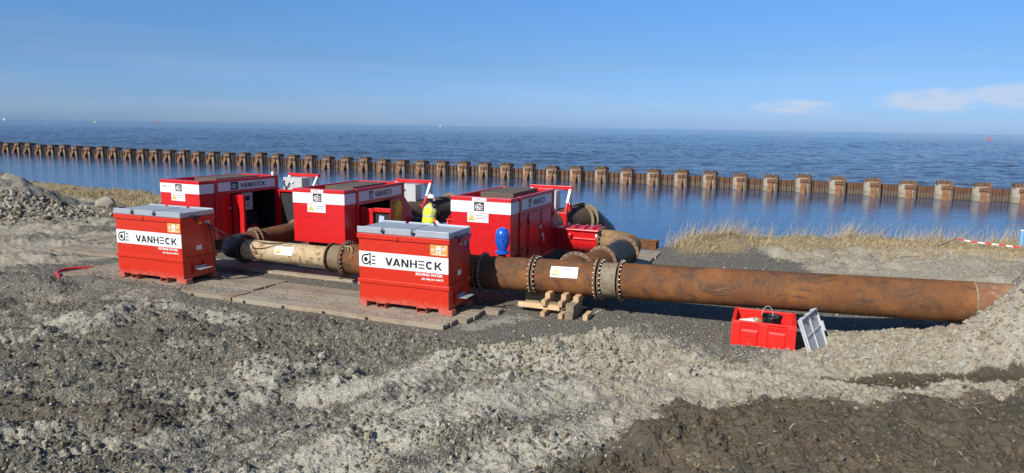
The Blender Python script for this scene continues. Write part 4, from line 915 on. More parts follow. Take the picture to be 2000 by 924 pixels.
    v = MB(); v.lathe([(.0, -.02), (.42, 0), (.55, .08), (.60, .25), (.55, .42), (.42, .5), (.3, .52), (.3, .9), (.42, .9), (.42, .95), (0, .95)], (.9, 4.3, 1.02), (0, 1, 0), 32); v.build('pump_casing', DARK if var != 2 else RED_P, p, smooth=35)
    v = MB(); v.cyl((.95, 4.42, .86), (2.15, 4.42, .86), .27, 24); v.build('discharge_stub', DARK, p, smooth=40)
    fr = MB(); T_ = .10; Y = 5.9
    for xx in (.08, 1.48): fr.box(xx, Y, .44, xx+T_, Y+T_, 1.70)
    for xx in (.08, 1.48): fr.beam((xx+.05, 5.40, 1.42), (xx+.05, 5.62, 1.74), .09, .11)
    fr.box(.06, Y-.005, 2.19, 1.60, Y+.11, 2.31)
    for xx in (.23, 1.38): fr.prism([(xx, 2.19), (xx+(.1 if xx < 1 else -.1), 2.19), (xx-.08 if xx < 1 else xx+.08, 2.10)], lambda a, b_, d: (a, Y+.04+d, b_), 0, .02)
    for xx in (1.46,): fr.box(xx, 5.36, .44, xx+.14, 5.48, 1.46); fr.prism([(xx-.30, 1.46), (xx+.14, 1.46), (xx+.14, 1.02), (xx-.05, 1.02), (xx-.20, 1.16)], lambda a, b_, d: (a, 5.33+d, b_), 0, .03)
    fr.box(.1, 5.36, 1.36, 1.46, 5.46, 1.46)
    fr.build('rear_frame', RED_P, p, bevel=.008)
    for xx in (.08, 1.48):
        fw = MB().box(xx, Y, 1.70, xx+T_, Y+T_, 2.19); fw.beam((xx+.05, 5.62, 1.74), (xx+.05, 5.93, 2.19), .088, .108); fw.build('white_frame_section', WHITE, p, bevel=.006)
    c = MB().box(.26, 5.38, 1.50, 1.20, 5.84, 2.17).build('switch_cabinet', ECAB, p, bevel=.01)
    h = MB(); h.cyl((.74, 5.38, 2.0), (.74, 5.32, 2.0), .045, 12); h.build('cabinet_lamp', SIGNW, c, smooth=40)
    cb = MB(); cb.tube([(.60, 5.36, 1.98), (.56, 5.33, 1.86), (.44, 5.33, 1.78), (.42, 5.31, 1.3)], .022, 8); cb.tube([(.34, 5.36, 2.05), (.30, 5.33, 1.95), (.42, 5.33, 1.75), (.38, 5.31, 1.3)], .022, 8); cb.build('cables', RUBBER, p, smooth=60)
    return p
pump(-11.62, 22.25, -.42, 1, 'leftmost red pump container, side open showing its control panel', 'DPPO 33')
pump(-6.458, 19.802, -.342, 2, 'middle red pump container with an amber lined door leaf ajar', 'DPPO 321')
p3 = pump(-1.671, 18.27, -.387, 3, 'right red pump container with closed side doors', 'DPPO 322')

# red non-return valves between pump and hose
def check_valve(u, w, label, rz=0, support=True):
    x, y, z = W(u, w, .88); t = root('check_valve', label, 'valve', (x, y, z), TH+rz, 'red boxed non-return valves')
    b = MB(); Lv = .96
    sec = [(.42*math.cos(a), .42*math.sin(a)) for a in np.linspace(-PI, 0, 17)] + [(.44, .30), (-.44, .30)]
    b.prism([(q, r_) for q, r_ in sec], lambda a, c, d: (d, a, c), -Lv/2, Lv/2); b.build('valve_body', RED_P, t, bevel=.015)
    MB().box(-Lv/2-.04, -.50, .30, Lv/2+.10, .50, .345).build('valve_cover', RED_P, t, bevel=.01)
    for xx in (-.28, .02, .30): MB().prism([(-.34, .345), (.34, .345), (.28, .41), (-.28, .41)], lambda a, c, d: (xx+d, a, c), 0, .07).build('cover_rib', RED_P, t, bevel=.006)
    MB().box(-Lv/2, -.455, .03, Lv/2, -.41, .075).build('side_rib', RED_P, t, bevel=.006)
    for xx in (-Lv/2-.06, Lv/2): MB().lathe([(.47, 0), (.47, .05)], (xx, 0, 0), (1, 0, 0), 36).build('valve_flange', RED_P, t, smooth=35, bevel=.005)
    bo = MB()
    for xx in (-Lv/2-.075, Lv/2+.05):
        for k_ in range(20):
            a = 2*PI*k_/20; bo.cyl((xx, .42*math.cos(a), .42*math.sin(a)), (xx+.03, .42*math.cos(a), .42*math.sin(a)), .02, 6)
    kind(bo.build('bolts', RED_P, t), 'stuff')
    k_ = MB(); k_.lathe([(.05, 0), (.06, .05), (.06, .12), (.03, .14)], (-.30, -.42, .16), (0, -1, 0), 12); k_.build('boss', RED_P, t, smooth=40)
    if not support: return t
    a = MB(); a.box(-Lv/2-.62, -.30, -.36, -Lv/2-.10, -.24, .30); a.box(-Lv/2-.62, -.30, .28, -Lv/2-.10, .3, .33); a.box(-Lv/2-.62, .24, -.36, -Lv/2-.10, .3, .3); a.build('support_box', RED_P, t, bevel=.008)
    return t
check_valve(.42, 5.10, 'bright red non-return valve box right of the nearest pump')
check_valve(-3.75, 5.35, 'red non-return valve right of the worker, mostly hidden by the right pump', 0, False)

# ------------------------------------------------------------------ pipes
def flange(parent, c, ax, ro, ri, th=.036, nb=24, mat=RUST_F, bolt=BOLTM, br=.019, side=1):
    c = Vector(c); ax = Vector(ax).normalized(); q = ax.to_track_quat('Z', 'Y')
    f = MB().lathe([(ri, -th/2), (ro, -th/2), (ro, th/2), (ri, th/2)], c, ax, 48, closed=True).build('flange', mat, parent, smooth=35, bevel=.004)
    b = MB(); rb = (ro+ri)/2+.012; sg = side
    for k_ in range(nb):
        a = 2*PI*k_/nb; o = c+q @ Vector((rb*math.cos(a), rb*math.sin(a), 0))
        b.cyl(o, o+ax*sg*(th/2+.026), br*.5, 6); b.cyl(o+ax*sg*th/2, o+ax*sg*(th/2+.016), br, 6)
    kind(b.build('bolts', bolt, f), 'stuff'); return f
def pipe(name, label, pts, r, mat, fl=(), cat='pipe', group=None, fr=None, nb=24, fmat=RUST_F, n=48, corr=0, ribs=()):
    P0_ = Vector(pts[0]); t = root(name, label, cat, (P0_.x, P0_.y, 0), 0, group); off = Vector((P0_.x, P0_.y, 0))
    P = [Vector(p)-off for p in pts]; R = r
    if corr:
        Q = []; R = []; m = corr; 
        for i in range(m+1):
            s = i/m*(len(P)-1); k_ = min(int(s), len(P)-2); q = P[k_].lerp(P[k_+1], s-k_); Q.append(q); R.append(r+.010*math.sin(i*PI*.5*2/2))
        P = Q
    MB().tube(P, R, n).build('pipe_wall' if not corr else 'hose_wall', mat, t, smooth=35)
    m = len(P)
    for (idx, fo) in fl:
        p = P[idx]; d = (P[min(idx+1, m-1)] - p) if idx == 0 else (p-P[idx-1])
        if idx == 0: flange(t, p+d.normalized()*fo, d, fr or r+.085, r-.01, nb=nb, mat=fmat, side=1)
        else: flange(t, p-d.normalized()*fo, d, fr or r+.085, r-.01, nb=nb, mat=fmat, side=-1)
    return t
def zax(u): return .695+.037*max(0, (u+.9)*.93)
def A(u, w=0, z=None): return W(u, w, zax(u) if z is None else z)
def arcpts(c, r, a0, a1, z, n=9): return [W(c[0]+r*math.cos(a0+(a1-a0)*i/n), c[1]+r*math.sin(a0+(a1-a0)*i/n), z) for i in range(n+1)]
G = 'sections of the rusty pipeline'
# main line, right part
pl = pipe('steel_pipe', 'long rusty steel pipe running right into the heap of clay', [A(2.72), A(5), A(7.5), A(9.62)], .41, RUST_A, [(0, .03)], group=G)
pe = pipe('steel_pipe', 'muddy end piece of the rusty pipe disappearing into the clay heap at right', [A(9.63), A(10.6), A(12.2, 0, .9)], .405, rust('rust_muddy', (.22, .10, .05), (.12, .07, .045), (.34, .22, .13), pale=(.36, .29, .2)), [], group=G)
ws = MB().tube([Vector(A(9.615))-Vector((0, 0, 0)), Vector(A(9.645))], .415, 48).build('weld_seam', SPECK, pe, smooth=35); ws.parent = pe; ws.matrix_parent_inverse = pe.matrix_basis.inverted() if False else Matrix.Translation(-Vector(pe.location))
pipe('pipe_sleeve', 'short pale speckled pipe sleeve between two bolted flanges', [A(2.25), A(2.67)], .405, SPECK, [(0, .03)], group=G)
te = pipe('tee_pipe', 'orange rusty pipe with a side branch and a white warning notice', [A(.66), A(1.4), A(2.20)], .41, RUST_A, [(0, .03), (2, .0)], group=G)
o0 = Vector(W(.66, 0)); toL = lambda p: Vector(p)-Vector((o0.x, o0.y, 0))
MB().tube([toL(A(1.44)), toL(A(1.44, .62, .79))], .40, 48).build('branch', RUST_A, te, smooth=35)
flange(te, toL(A(1.45, .66, .79)), toL(A(1.46, 1.66, .79))-toL(A(1.45, .66, .79)), .50, .40, nb=20, side=-1)
def on_pipe(u0, ang, r=.413, w=.66, h=.26, tilt=0):
    """maps sign coordinates onto the cylinder wall around angle ang (0 = straight to camera side, + up)"""
    ax = (Vector(A(u0+1))-Vector(A(u0))).normalized(); back = Vector((-ST, CT, 0)); up = back.cross(ax)*-1
    up = ax.cross(back)
    if up.z < 0: up = -up
    def fn(a, b, d):
        t = ang+(b-h/2)/r; c = Vector(A(u0))+ax*a
        return tuple(c-back*math.cos(t)*(r+d)+up*math.sin(t)*(r+d))
    return fn
def curved_sign(parent, u0, ang, r, w, h, zfun=None):
    f0 = on_pipe(u0, ang, r, w, h); off = Vector(parent.location)
    fn = lambda a, b, d: tuple(Vector(f0(a, b, d))-off)
    m = MB(); n_ = 8
    vs = [fn(a, h*j/n_, dd) for dd in (.001, .004) for j in range(n_+1) for a in (0, w)]; q = 2*(n_+1)
    m.add(vs, [(2*j, 2*j+1, 2*j+3, 2*j+2) for j in range(n_)]+[(q+2*j+2, q+2*j+3, q+2*j+1, q+2*j) for j in range(n_)]+[(0, 2*n_, q+2*n_, q), (1, q+1, q+2*n_+1, 2*n_+1), (2*n_, 2*n_+1, q+2*n_+1, q+2*n_), (1, 0, q, q+1)])
    s = m.build('warning_sign', SIGNW, parent)
    cx, t = .26*h+.10*w, h*.40
    def tri(k_, cut=6):
        out = []; y0, y1 = h*.5-k_*t*.78, h*.5+k_*t*.95
        for i in range(cut):
            a, b = i/cut, (i+1)/cut; ya, yb = y0+(y1-y0)*a, y0+(y1-y0)*b
            out.append([(cx-k_*t*(1-a), ya), (cx+k_*t*(1-a), ya), (cx+k_*t*(1-b)+1e-4, yb), (cx-k_*t*(1-b)-1e-4, yb)])
        return out
    printed('triangle_border', tri(1.0), fn, BLACK, s, .0055, .001); printed('triangle', tri(.82), fn, YEL, s, .0080, .001)
    printed('symbol', arc(cx, h*.44, t*.3, t*.3, t*.10, 0, 2*PI, 12), fn, GREYTXT, s, .0105, .001)
    ps = []; r_ = random.Random(3)
    for yy, a, b, t2 in [(.70, .40, .94, .055), (.53, .40, .90, .022), (.45, .40, .88, .022), (.37, .40, .95, .022), (.16, .76, .94, .025)]:
        x = a
        while x < b: l = r_.uniform(.03, .075); ps.append(box2(x*w, yy*h, min(b, x+l)*w, (yy+t2*1.6)*h)); x += l+.014
    printed('small_text', ps, fn, GREYTXT, s, .0055, .001)
curved_sign(te, 1.13, .50, .411, .66, .27)
vp_ = pipe('steel_pipe', 'brown rusty pipe section carrying the blue air valve', [A(-.74), A(0), A(.61)], .41, RUST_B, [(0, .02), (2, .0)], group=G)
st_ = MB().cyl(Vector(A(-.25, 0, 1.05))-Vector(vp_.location), Vector(A(-.25, 0, 1.215))-Vector(vp_.location), .095, 20).build('valve_stub', RUST_B, vp_, smooth=40)
x, y, _ = W(-.25, 0); av = root('air_valve', 'glossy blue air release valve standing on top of the pipe', 'air valve', (x, y, 1.215), 0)
MB().lathe([(0, 0), (.17, 0), (.175, .015), (.175, .05), (.16, .06)], (0, 0, 0), n=28).build('valve_base', BLUE, av, smooth=40)
MB().lathe([(.105, .055), (.11, .09), (.15, .17), (.178, .27), (.182, .36), (.178, .43), (.182, .44), (.175, .50), (.15, .575), (.10, .62), (.03, .635), (0, .636)], (0, 0, 0), n=32).build('valve_bowl', BLUE, av, smooth=50)
b = MB()
for k_ in range(8):
    a = 2*PI*k_/8; b.lathe([(.016, 0), (.016, .02)], (.145*math.cos(a), .145*math.sin(a), .05), n=6); b.lathe([(.014, 0), (.01, .014)], (.175*math.cos(a), .175*math.sin(a), .435), (math.cos(a), math.sin(a), .2), n=6)
b.build('valve_bolts', BLUE, av); b = MB(); b.lathe([(.012, .0), (.03, .012), (.02, .03)], (0, -.178, .36), (0, -1, 0), 8); b.lathe([(.02, 0), (.02, .03)], (0, 0, .63), n=8); b.build('valve_plugs', BLUE, av, smooth=40)
# main line, left part
big = pipe('steel_pipe', 'wide rusty pipe section half hidden behind the nearer fuel tank', [A(-4.72), A(-3), A(-.80)], .41, RUST_A, [(0, .0)], group=G)
pipe('pipe_sleeve', 'short dull brown pipe piece between the cream pipe and wide flange', [A(-5.22), A(-4.78)], .345, rust('sleeve_brown', (.20, .15, .09), (.12, .09, .06), (.25, .19, .12)), [(1, -.01)], fr=.50, group=G)
cr = pipe('cream_pipe', 'cream painted pipe flaking with rust, white notice on its side', [A(-8.22, 0, .68), A(-6.5, 0, .68), A(-5.28, 0, .68)], .292, CREAM, [(2, .0)], fr=.41, nb=20, group=G)
def cs(parent, u0, ang, r, w, h, z):
    global zax; old = zax; zax = lambda u: z; curved_sign(parent, u0, ang, r, w, h); zax = old
cs(cr, -7.02, .42, .293, .62, .24, .68)
el = [W(-8.28, 0, .68), W(-8.45, .02, .68), W(-8.66, .12, .68), W(-8.80, .30, .68), W(-8.84, .52, .68)]
ELB = pipe('rubber_elbow', 'black rubber elbow turning at the left end of the cream pipe', [W(-8.26, 0, .68), W(-8.55, 0, .68), W(-8.85, .08, .68), W(-9.02, .30, .68), W(-9.06, .62, .68)], .315, RUBBER, [(0, .02)], fr=.42, fmat=DARK, group=G)
pipe('pipe_bend', 'short brown pipe piece with two skewed flanges behind the black elbow', [W(-9.06, .66, .70), W(-9.04, .95, .71), W(-8.98, 1.12, .72)], .295, RUST_B, [(2, .04), (2, -.10)], fr=.40, nb=20, group=G)
pipe('steel_pipe', 'brown pipe leading back from the elbow between the left pumps', [W(-8.98, 1.22, .72), W(-8.92, 2.2, .75), W(-8.86, 2.95, .77)], .295, RUST_B, [(2, .0)], fr=.40, nb=20, group=G)
pipe('rubber_hose', 'black rubber hose continuing behind the middle pump', [W(-8.86, 3.0, .77), W(-8.86, 4.0, .8), W(-8.95, 4.9, .85), W(-9.3, 5.5, .88), W(-9.9, 5.6, .88)], .30, RUBBER, [], group=G)
# branch of the right pump
pipe('steel_pipe', 'short orange rusty pipe leading from the tee to the black hose', [W(1.46, .72, .79), W(1.62, 1.35, .80), W(1.80, 1.96, .81)], .355, RUST_A, [(2, .02)], fr=.45, nb=18, group=G)
ho = [W(1.82, 2.02, .81), W(1.89, 2.35, .82), W(1.96, 2.75, .84), W(2.01, 3.1, .86), W(2.04, 3.45, .87)]
pipe('rubber_hose', 'ribbed black rubber hose joining the pump elbow to the tee pipe', ho, .352, RUBBER, [(-1, .02)], fr=.45, nb=18, corr=44, group=G)
pipe('pipe_elbow', 'yellowish rusty elbow between the red valve and black hose', [W(2.05, 3.52, .87), W(2.05, 3.8, .88)] + arcpts((1.15, 4.2), .90, 0, PI/2, .88, 12) + [W(.97, 5.10, .88)], .325, rust('rust_yellow', (.20, .115, .055), (.10, .06, .036), (.29, .19, .095), flake=.7), [(-1, .0)], fr=.44, nb=18, group=G)
# suction pipes running out over the bank
GS = 'suction pipes leading out over the bank'
pipe('suction_pipe', 'big black and brown suction pipe reaching over the bank behind the right pump', [W(-1.45, 6.1, 1.02), W(-1.0, 7.0, 1.05), W(-.50, 8.05, 1.05)], .50, rust('rust_dark', (.085, .060, .042), (.035, .03, .027), (.13, .095, .06)), [(2, .0)], fr=.62, nb=26, fmat=rust('flange_tan', (.20, .15, .085), (.11, .08, .05), (.28, .22, .13)), group=GS)
pipe('suction_hose', 'black suction hose bending down into the water behind the right pump', [W(-.42, 8.2, 1.0), W(-.25, 8.55, .9), W(.05, 9.0, .5), W(.3, 9.6, -.5), W(.5, 10.4, -2.4)], .50, RUBBER, [(0, .04)], fr=.62, nb=26, fmat=MATS['flange_tan'], group=GS)
pipe('suction_pipe', 'big brown suction pipe between the middle and right pumps', [W(-6.5, 5.9, 1.05), W(-6.2, 7.0, 1.1), W(-5.85, 8.3, 1.12)], .50, MATS['rust_dark'], [(2, .0)], fr=.62, nb=26, fmat=MATS['flange_tan'], group=GS)
pipe('suction_hose', 'black suction hose bending down into the water behind the middle pump', [W(-5.8, 8.4, 1.1), W(-5.6, 8.8, .9), W(-5.4, 9.3, .3), W(-5.2, 10.2, -2.4)], .5, RUBBER, [], group=GS)
# rope coil on the wide flange
rp = [W(-4.66+.05*k_/8+.13*math.cos(k_*.55), -.30+.04*math.sin(k_*.5)-.02*math.cos(k_*.3), .98+.12*math.sin(k_*.55)) for k_ in range(34)]
tag(MB().tube([Vector(p) for p in rp] + [Vector(W(-4.40, -.42, .86)), Vector(W(-4.36, -.44, .82))], .011, 6).build('rope', paint('rope_tan', (.50, .36, .18), .8), smooth=60), 'thin tan rope looped over the flange left of the nearer tank', 'rope')

# ------------------------------------------------------------------ timber cribbing under the tee
def timber(u, w, z, lu, lw, h, mat, label):
    x, y, _ = W(u, w); o = MB().box(-lu/2, -lw/2, 0, lu/2, lw/2, h).build('timber_block', mat, bevel=.006); o.location = (x, y, z); o.rotation_euler = (0, 0, TH)
    return tag(o, label, 'timber', 'timbers propping up the pipe')
timber(.95, -.62, .115, 1.02, .11, .11, NEWW, 'long pale beam lying across the lower blocks under the pipe')
timber(1.13, -.52, 0, .105, .78, .11, NEWW, 'pale ground block below the left half of the long beam')
timber(1.56, -.62, 0, .105, .60, .11, NEWW, 'pale orange ground block beside the old grey beams')
timber(1.10, -.42, .23, .11, .72, .12, NEWW, 'pale upper block on the long beam, left one')
timber(1.13, -.34, .353, .12, .42, .12, NEWW, 'short wedge touching the pipe on the left upper block')
timber(1.50, -.42, .23, .11, .72, .12, NEWW, 'pale upper block on the long beam, right one')
timber(1.52, -.34, .353, .12, .42, .12, NEWW, 'short wedge touching the pipe on the right upper block')
timber(1.76, -.52, 0, .19, .80, .155, OLDW, 'old grey beam on the ground, lower of the stacked pair')
timber(1.76, -.48, .157, .19, .76, .155, OLDW, 'old grey beam stacked on another beside the pale blocks')
timber(1.80, -.28, .314, .13, .45, .13, NEWW, 'pale wedge on top of the old grey beams')
timber(2.12, -.62, 0, .11, .42, .13, NEWW, 'single pale block lying apart, right of the old beams')
timber(1.0, .35, .0, 1.4, .3, .28, OLDW, 'dark beam in the shade behind the cribbing')

# ------------------------------------------------------------------ pallet box with lid and bag
def pallet_box():
    u0, w0, L, Wd, H = 5.31, -1.46, 1.15, 1.02, .60; x, y, _ = W(u0, w0)
    t = root('pallet_box', 'open bright red plastic pallet box in front of the long pipe', 'pallet box', (x, y, -.02), TH)
    tk = .035; s = MB()
    s.box(tk, tk, .12, L-tk, Wd-tk, .15).build('floor', BOXRED, t)
    for nm, (a, b, c, d) in {'wall': (0, 0, L, tk), 'wall.001': (0, Wd-tk, L, Wd), 'wall.002': (0, tk, tk, Wd-tk), 'wall.003': (L-tk, tk, L, Wd-tk)}.items():
        MB().box(a, b, .05, c, d, H-.04).build('wall', BOXRED, t)
    r = MB(); r.box(-.025, -.025, H-.04, L+.025, .045, H); r.box(-.025, Wd-.045, H-.04, L+.025, Wd+.025, H); r.box(-.025, .045, H-.04, .045, Wd-.045, H); r.box(L-.045, .045, H-.04, L+.025, Wd-.045, H); r.build('rim', BOXRED, t, bevel=.008)
    f = MB()
    for a, b in ((-.02, .14), (.50, .65), (1.01, 1.17)): MB().box(a, -.022, .0, b, .0, H-.04).build('corner_post', BOXRED, t, bevel=.006)
    for a, b in ((.14, .50), (.65, 1.01)):
        g = MB()
        for k_ in range(3): g.box(a, -.020, H-.085-k_*.035, b, 0, H-.068-k_*.035)
        g.build('louver_ribs', BOXRED, t)
        g = MB(); z1 = H-.20; vs = [(a+.01, 0, .0), (b-.01, 0, 0), (b-.01, 0, z1+.045), (a+.01, 0, z1+.045), (a+.05, -.03, 0), (b-.05, -.03, 0), (b-.05, -.03, z1), (a+.05, -.03, z1)]
        g.add(vs, [(4, 5, 6, 7), (0, 4, 7, 3), (1, 2, 6, 5), (3, 7, 6, 2)]).build('front_panel', BOXRED, t)
    printed('printed_logo', arc(.235, .295, .018, .014, .006, 0, 2*PI, 12)+[box2(.26+.018*k_, .288, .272+.018*k_, .303) for k_ in range(8)], FA(-.03), paint('dark_red_print', (.12, .004, .004), .5), t, .001, .001)
    for a in (.05, 1.0): MB().box(a, .1, -.0, a+.12, Wd-.1, .05).build('runner', BOXRED, t)
    # lid
    ub, ut = u0+L+.34, u0+L+.04; zt = .72; x2, y2, _ = W(ub, w0-.05)
    ln = math.hypot(ub-ut, zt+.06); lid = root('box_lid', 'grey plastic lid leaning against the right side of the red box', 'lid', (x2, y2, -.08), TH)
    lid.rotation_euler = (0, -math.atan2(ub-ut, zt+.06), TH-.27)     # plate stands along local z, leans to -u
    MB().box(0, 0, 0, .012, 1.2, ln).build('panel', LIDGREY, lid)
    r = MB(); r.box(-.03, 0, 0, .05, .03, ln); r.box(-.03, 1.17, 0, .05, 1.2, ln); r.box(-.03, .03, 0, .05, 1.17, .03); r.box(-.03, .03, ln-.03, .05, 1.17, ln); r.build('lid_rim', LIDGREY, lid, bevel=.006)
    for a in (.58,): MB().box(.012, a, .03, .035, a+.03, ln-.03).build('rib', LIDGREY, lid)
    for a in (.45,): MB().box(.012, .03, a, .03, 1.17, a+.03).build('rib', LIDGREY, lid)
    for a in (.12, .55, .95): MB().box(-.03, a, ln, .085, a+.14, ln+.012).build('clip', LIDGREY, lid)
    MB().box(.05, 1.17, .35, .09, 1.215, .55).build('clip', LIDGREY, lid)
    # bucket lined with a black bag
    x3, y3, _ = W(u0+.72, w0+.40); bk = root('bucket', 'bucket lined with crumpled black plastic bag inside the red box', 'bucket', (x3, y3, .22), TH)
    r_ = random.Random(2); vs = []; nn = 40
    for j, (rr, z) in enumerate(((.13, 0), (.15, .12), (.165, .25), (.18, .36), (.195, .42), (.20, .425), (.19, .40), (.165, .2), (.12, .04))):
        for i in range(nn): a = 2*PI*i/nn; q = rr*(1+(.10 if j in (2, 3, 4) else .05)*math.sin(i*5.3+j*1.7)*r_.uniform(.3, 1)); vs.append((q*math.cos(a), q*math.sin(a), z+r_.uniform(-.012, .012)))
    fs = [(j*nn+i, j*nn+(i+1) % nn, (j+1)*nn+(i+1) % nn, (j+1)*nn+i) for j in range(8) for i in range(nn)]+[tuple(8*nn+i for i in range(nn)), tuple(range(nn-1, -1, -1))]
    m_, nt_, b_ = newmat('bin_bag'); b_.inputs['Base Color'].default_value = (.012, .012, .014, 1); b_.inputs['Roughness'].default_value = .22; bump(nt_, b_, noise(nt_, 22, 5, .6), 1.0, .03)
    MB().add(vs, fs).build('bag', m_, bk, smooth=60)
    MB().tube([(-.16+.0*k_, 0, .40) if k_ < 0 else (-.15+.105*math.cos(PI-PI*k_/14)+.06, -.05, .42+.20*math.sin(PI*k_/14)) for k_ in range(15)], .006, 6).build('handle', ECAB, bk, smooth=60)
    x4, y4, _ = W(u0+.30, w0+.42); pr = tag(MB().lathe([(.0, 0), (.10, 0), (.10, .34), (0, .34)], (-.17, 0, 0), (1, .25, 0), 24).build('paper_roll', WHITE, smooth=40), 'white roll lying in the left half of the red box', 'roll'); pr.location = (x4, y4, .42)
    x4, y4, _ = W(u0+.42, w0+.55); cbx = tag(MB().box(-.12, -.09, 0, .12, .09, .1).build('cardboard_box', paint('cardboard', (.42, .27, .13), .8), bevel=.004), 'small brown carton lying beside the white roll', 'carton'); cbx.location = (x4, y4, .40); cbx.rotation_euler = (.4, .2, .6)
pallet_box()

# ------------------------------------------------------------------ worker between the pumps
def skin(name, chains, mat, parent, sub=2):
    """chains: list of [(pos, radius), ...]; a point equal to an earlier one joins there"""
    vs, es, rs, idx = [], [], [], {}
    for ch in chains:
        prev = None
        for p, r in ch:
            k_ = tuple(round(c, 4) for c in p)
            if k_ not in idx: idx[k_] = len(vs); vs.append(p); rs.append(r)
            if prev is not None: es.append((prev, idx[k_]))
            prev = idx[k_]
    me = bpy.data.meshes.new(name); me.from_pydata(vs, es, []); me.update(); me.materials.append(mat)
    o = bpy.data.objects.new(name, me); COL.objects.link(o); o.parent = parent
    o.modifiers.new('Skin', 'SKIN'); sl = me.skin_vertices[0].data if me.skin_vertices else None
    if sl is None:
        bm = bmesh.new(); bm.from_mesh(me); lay = bm.verts.layers.skin.verify(); bm.to_mesh(me); bm.free(); sl = me.skin_vertices[0].data
    for i, r in enumerate(rs):
        rr = r if isinstance(r, tuple) else (r, r); sl[i].radius = rr
    sl[0].use_root = True
    s = o.modifiers.new('Sub', 'SUBSURF'); s.levels = sub; s.render_levels = sub
    for q in me.polygons: q.use_smooth = True
    return o
def worker():
    x, y, _ = W(-4.84, 4.70); p = root('person', 'worker in yellow reflective vest and white helmet, back turned, between the pumps', 'person', (x, y, .12), TH-.05); p.scale = (1.08, 1.08, 1.08)
    SKIN = paint('skin', (.48, .30, .22), .5, var=.05); CLO = paint('dark_clothes', (.016, .018, .024), .85, var=.1)
    hip = (0, 0, .92); wst = (0, .03, 1.06); ch = (0, .08, 1.26); nk = (0, .12, 1.46); hd0 = (0, .15, 1.56)
    legs = []
    for s in (-1, 1): legs.append([(hip, .15), ((s*.11, .0, .84), .105), ((s*.13, -.02+.05*s, .48), .07), ((s*.14, -.04+.05*s, .10), .05)])
    chains = [[(hip, (.16, .13)), (wst, (.155, .12)), (ch, (.17, .125)), ((0, .11, 1.39), (.13, .09)), (nk, .055), (hd0, .07)]] + legs
    for s in (-1, 1):
        sh = (s*.17, .11, 1.40); e = (s*.27, .22, 1.16); wr = (s*.17, .44, 1.05)
        chains.append([(((0, .11, 1.39)), (.13, .09)), (sh, .06), (e, .045), (wr, .030), ((s*.15, .49, 1.04), (.038, .022))])
        for k_ in range(4):
            q = s*.15+(k_-1.5)*.019; l = (.06, .07, .066, .052)[k_]
            chains.append([((s*.15, .49, 1.04), (.038, .022)), ((q, .53, 1.035), .010), ((q, .53+l*.6, 1.02), .009), ((q, .53+l*.8, .995), .008)])
        chains.append([((s*.15, .49, 1.04), (.038, .022)), ((s*.15-s*.04, .50, 1.03), .011), ((s*.15-s*.055, .53, 1.01), .009)])
    skin('body', chains, SKIN, p)
    # clothes follow the body
    skin('trousers', [[(wst, (.165, .13)), (hip, (.178, .15)), ((.11, .0, .84), .125), ((.13, .03, .48), .088), ((.14, .01, .13), .075)], [(hip, (.178, .15)), ((-.11, .0, .84), .125), ((-.13, -.07, .48), .088), ((-.14, -.09, .13), .075)]], CLO, p)
    skin('jacket', [[((0, .0, .94), (.185, .155)), (wst, (.18, .145)), (ch, (.198, .15)), ((0, .11, 1.39), (.155, .11)), ((0, .12, 1.45), .08)]]+[[((0, .11, 1.39), (.155, .11)), ((s*.185, .11, 1.40), .082), ((s*.285, .22, 1.16), .064), ((s*.18, .43, 1.055), .045)] for s in (-1, 1)], CLO, p)
    HV, n_, b_ = newmat('hi_vis_yellow'); b_.inputs['Base Color'].default_value = (.68, .86, .03, 1); b_.inputs['Roughness'].default_value = .7
    REF = paint('reflective_grey', (.42, .46, .46), .4)
    def ell(z): 
        t = (z-.90)/.56; cy = .01+.11*t; rx = np.interp(t, [0, .3, .6, .85, 1], [.222, .215, .235, .215, .12]); ry = np.interp(t, [0, .3, .6, .85, 1], [.185, .175, .18, .145, .10]); return cy, float(rx), float(ry)
    def shell(z0, z1, k_, a0=0, a1=2*PI, n_=36, m_=14, e=0.0):
        vs = []; fs = []
        for j in range(m_+1):
            z = z0+(z1-z0)*j/m_; cy, rx, ry = ell(z)
            for i in range(n_+1):
                a = a0+(a1-a0)*i/n_; vs.append(((rx+e)*math.cos(a), cy+(ry+e)*math.sin(a), z))
        for j in range(m_):
            for i in range(n_): q = j*(n_+1)+i; fs.append((q, q+1, q+n_+2, q+n_+1))
        return vs, fs
    v, f = shell(.90, 1.46, 0); ve = MB().add(v, f).build('vest', HV, p, smooth=60)
    so = ve.modifiers.new('Solid', 'SOLIDIFY'); so.thickness = .012
    v, f = shell(1.085, 1.135, 0, e=.006, m_=2); MB().add(v, f).build('reflective_band', REF, p, smooth=60)
    for a0 in (-PI/2-.95, -PI/2+.62): v, f = shell(1.13, 1.43, 0, a0, a0+.30, 3, 12, .006); MB().add(v, f).build('reflective_strip', REF, p, smooth=60)
    v, f = shell(1.375, 1.405, 0, -PI/2-.75, -PI/2+.75, 12, 1, .007); MB().add(v, f).build('reflective_strip', REF, p, smooth=60)
    # head, face, helmet (dark hair at the neck)
    hd = MB().lathe([(.0, -.12), (.055, -.11), (.075, -.06), (.082, 0), (.085, .05), (.07, .1), (0, .125)], (0, .17, 1.62), n=24); 
    hd.lathe([(.0, 0), (.018, .0), (.01, .03), (0, .032)], (0, .245, 1.60), (0, 1, -.3), 8)
    for s in (-1, 1): hd.lathe([(0, -.012), (.028, -.008), (.03, .006), (0, .012)], (s*.085, .165, 1.61), (1, 0, 0), 10)
    hd.build('head', SKIN, p, smooth=60)
    e = MB(); [e.lathe([(0, 0), (.011, .002), (0, .006)], (s*.032, .248, 1.635), (0, 1, 0), 8) for s in (-1, 1)]; e.box(-.024, .243, 1.565, .024, .252, 1.571); e.build('face_features', DARK, p)
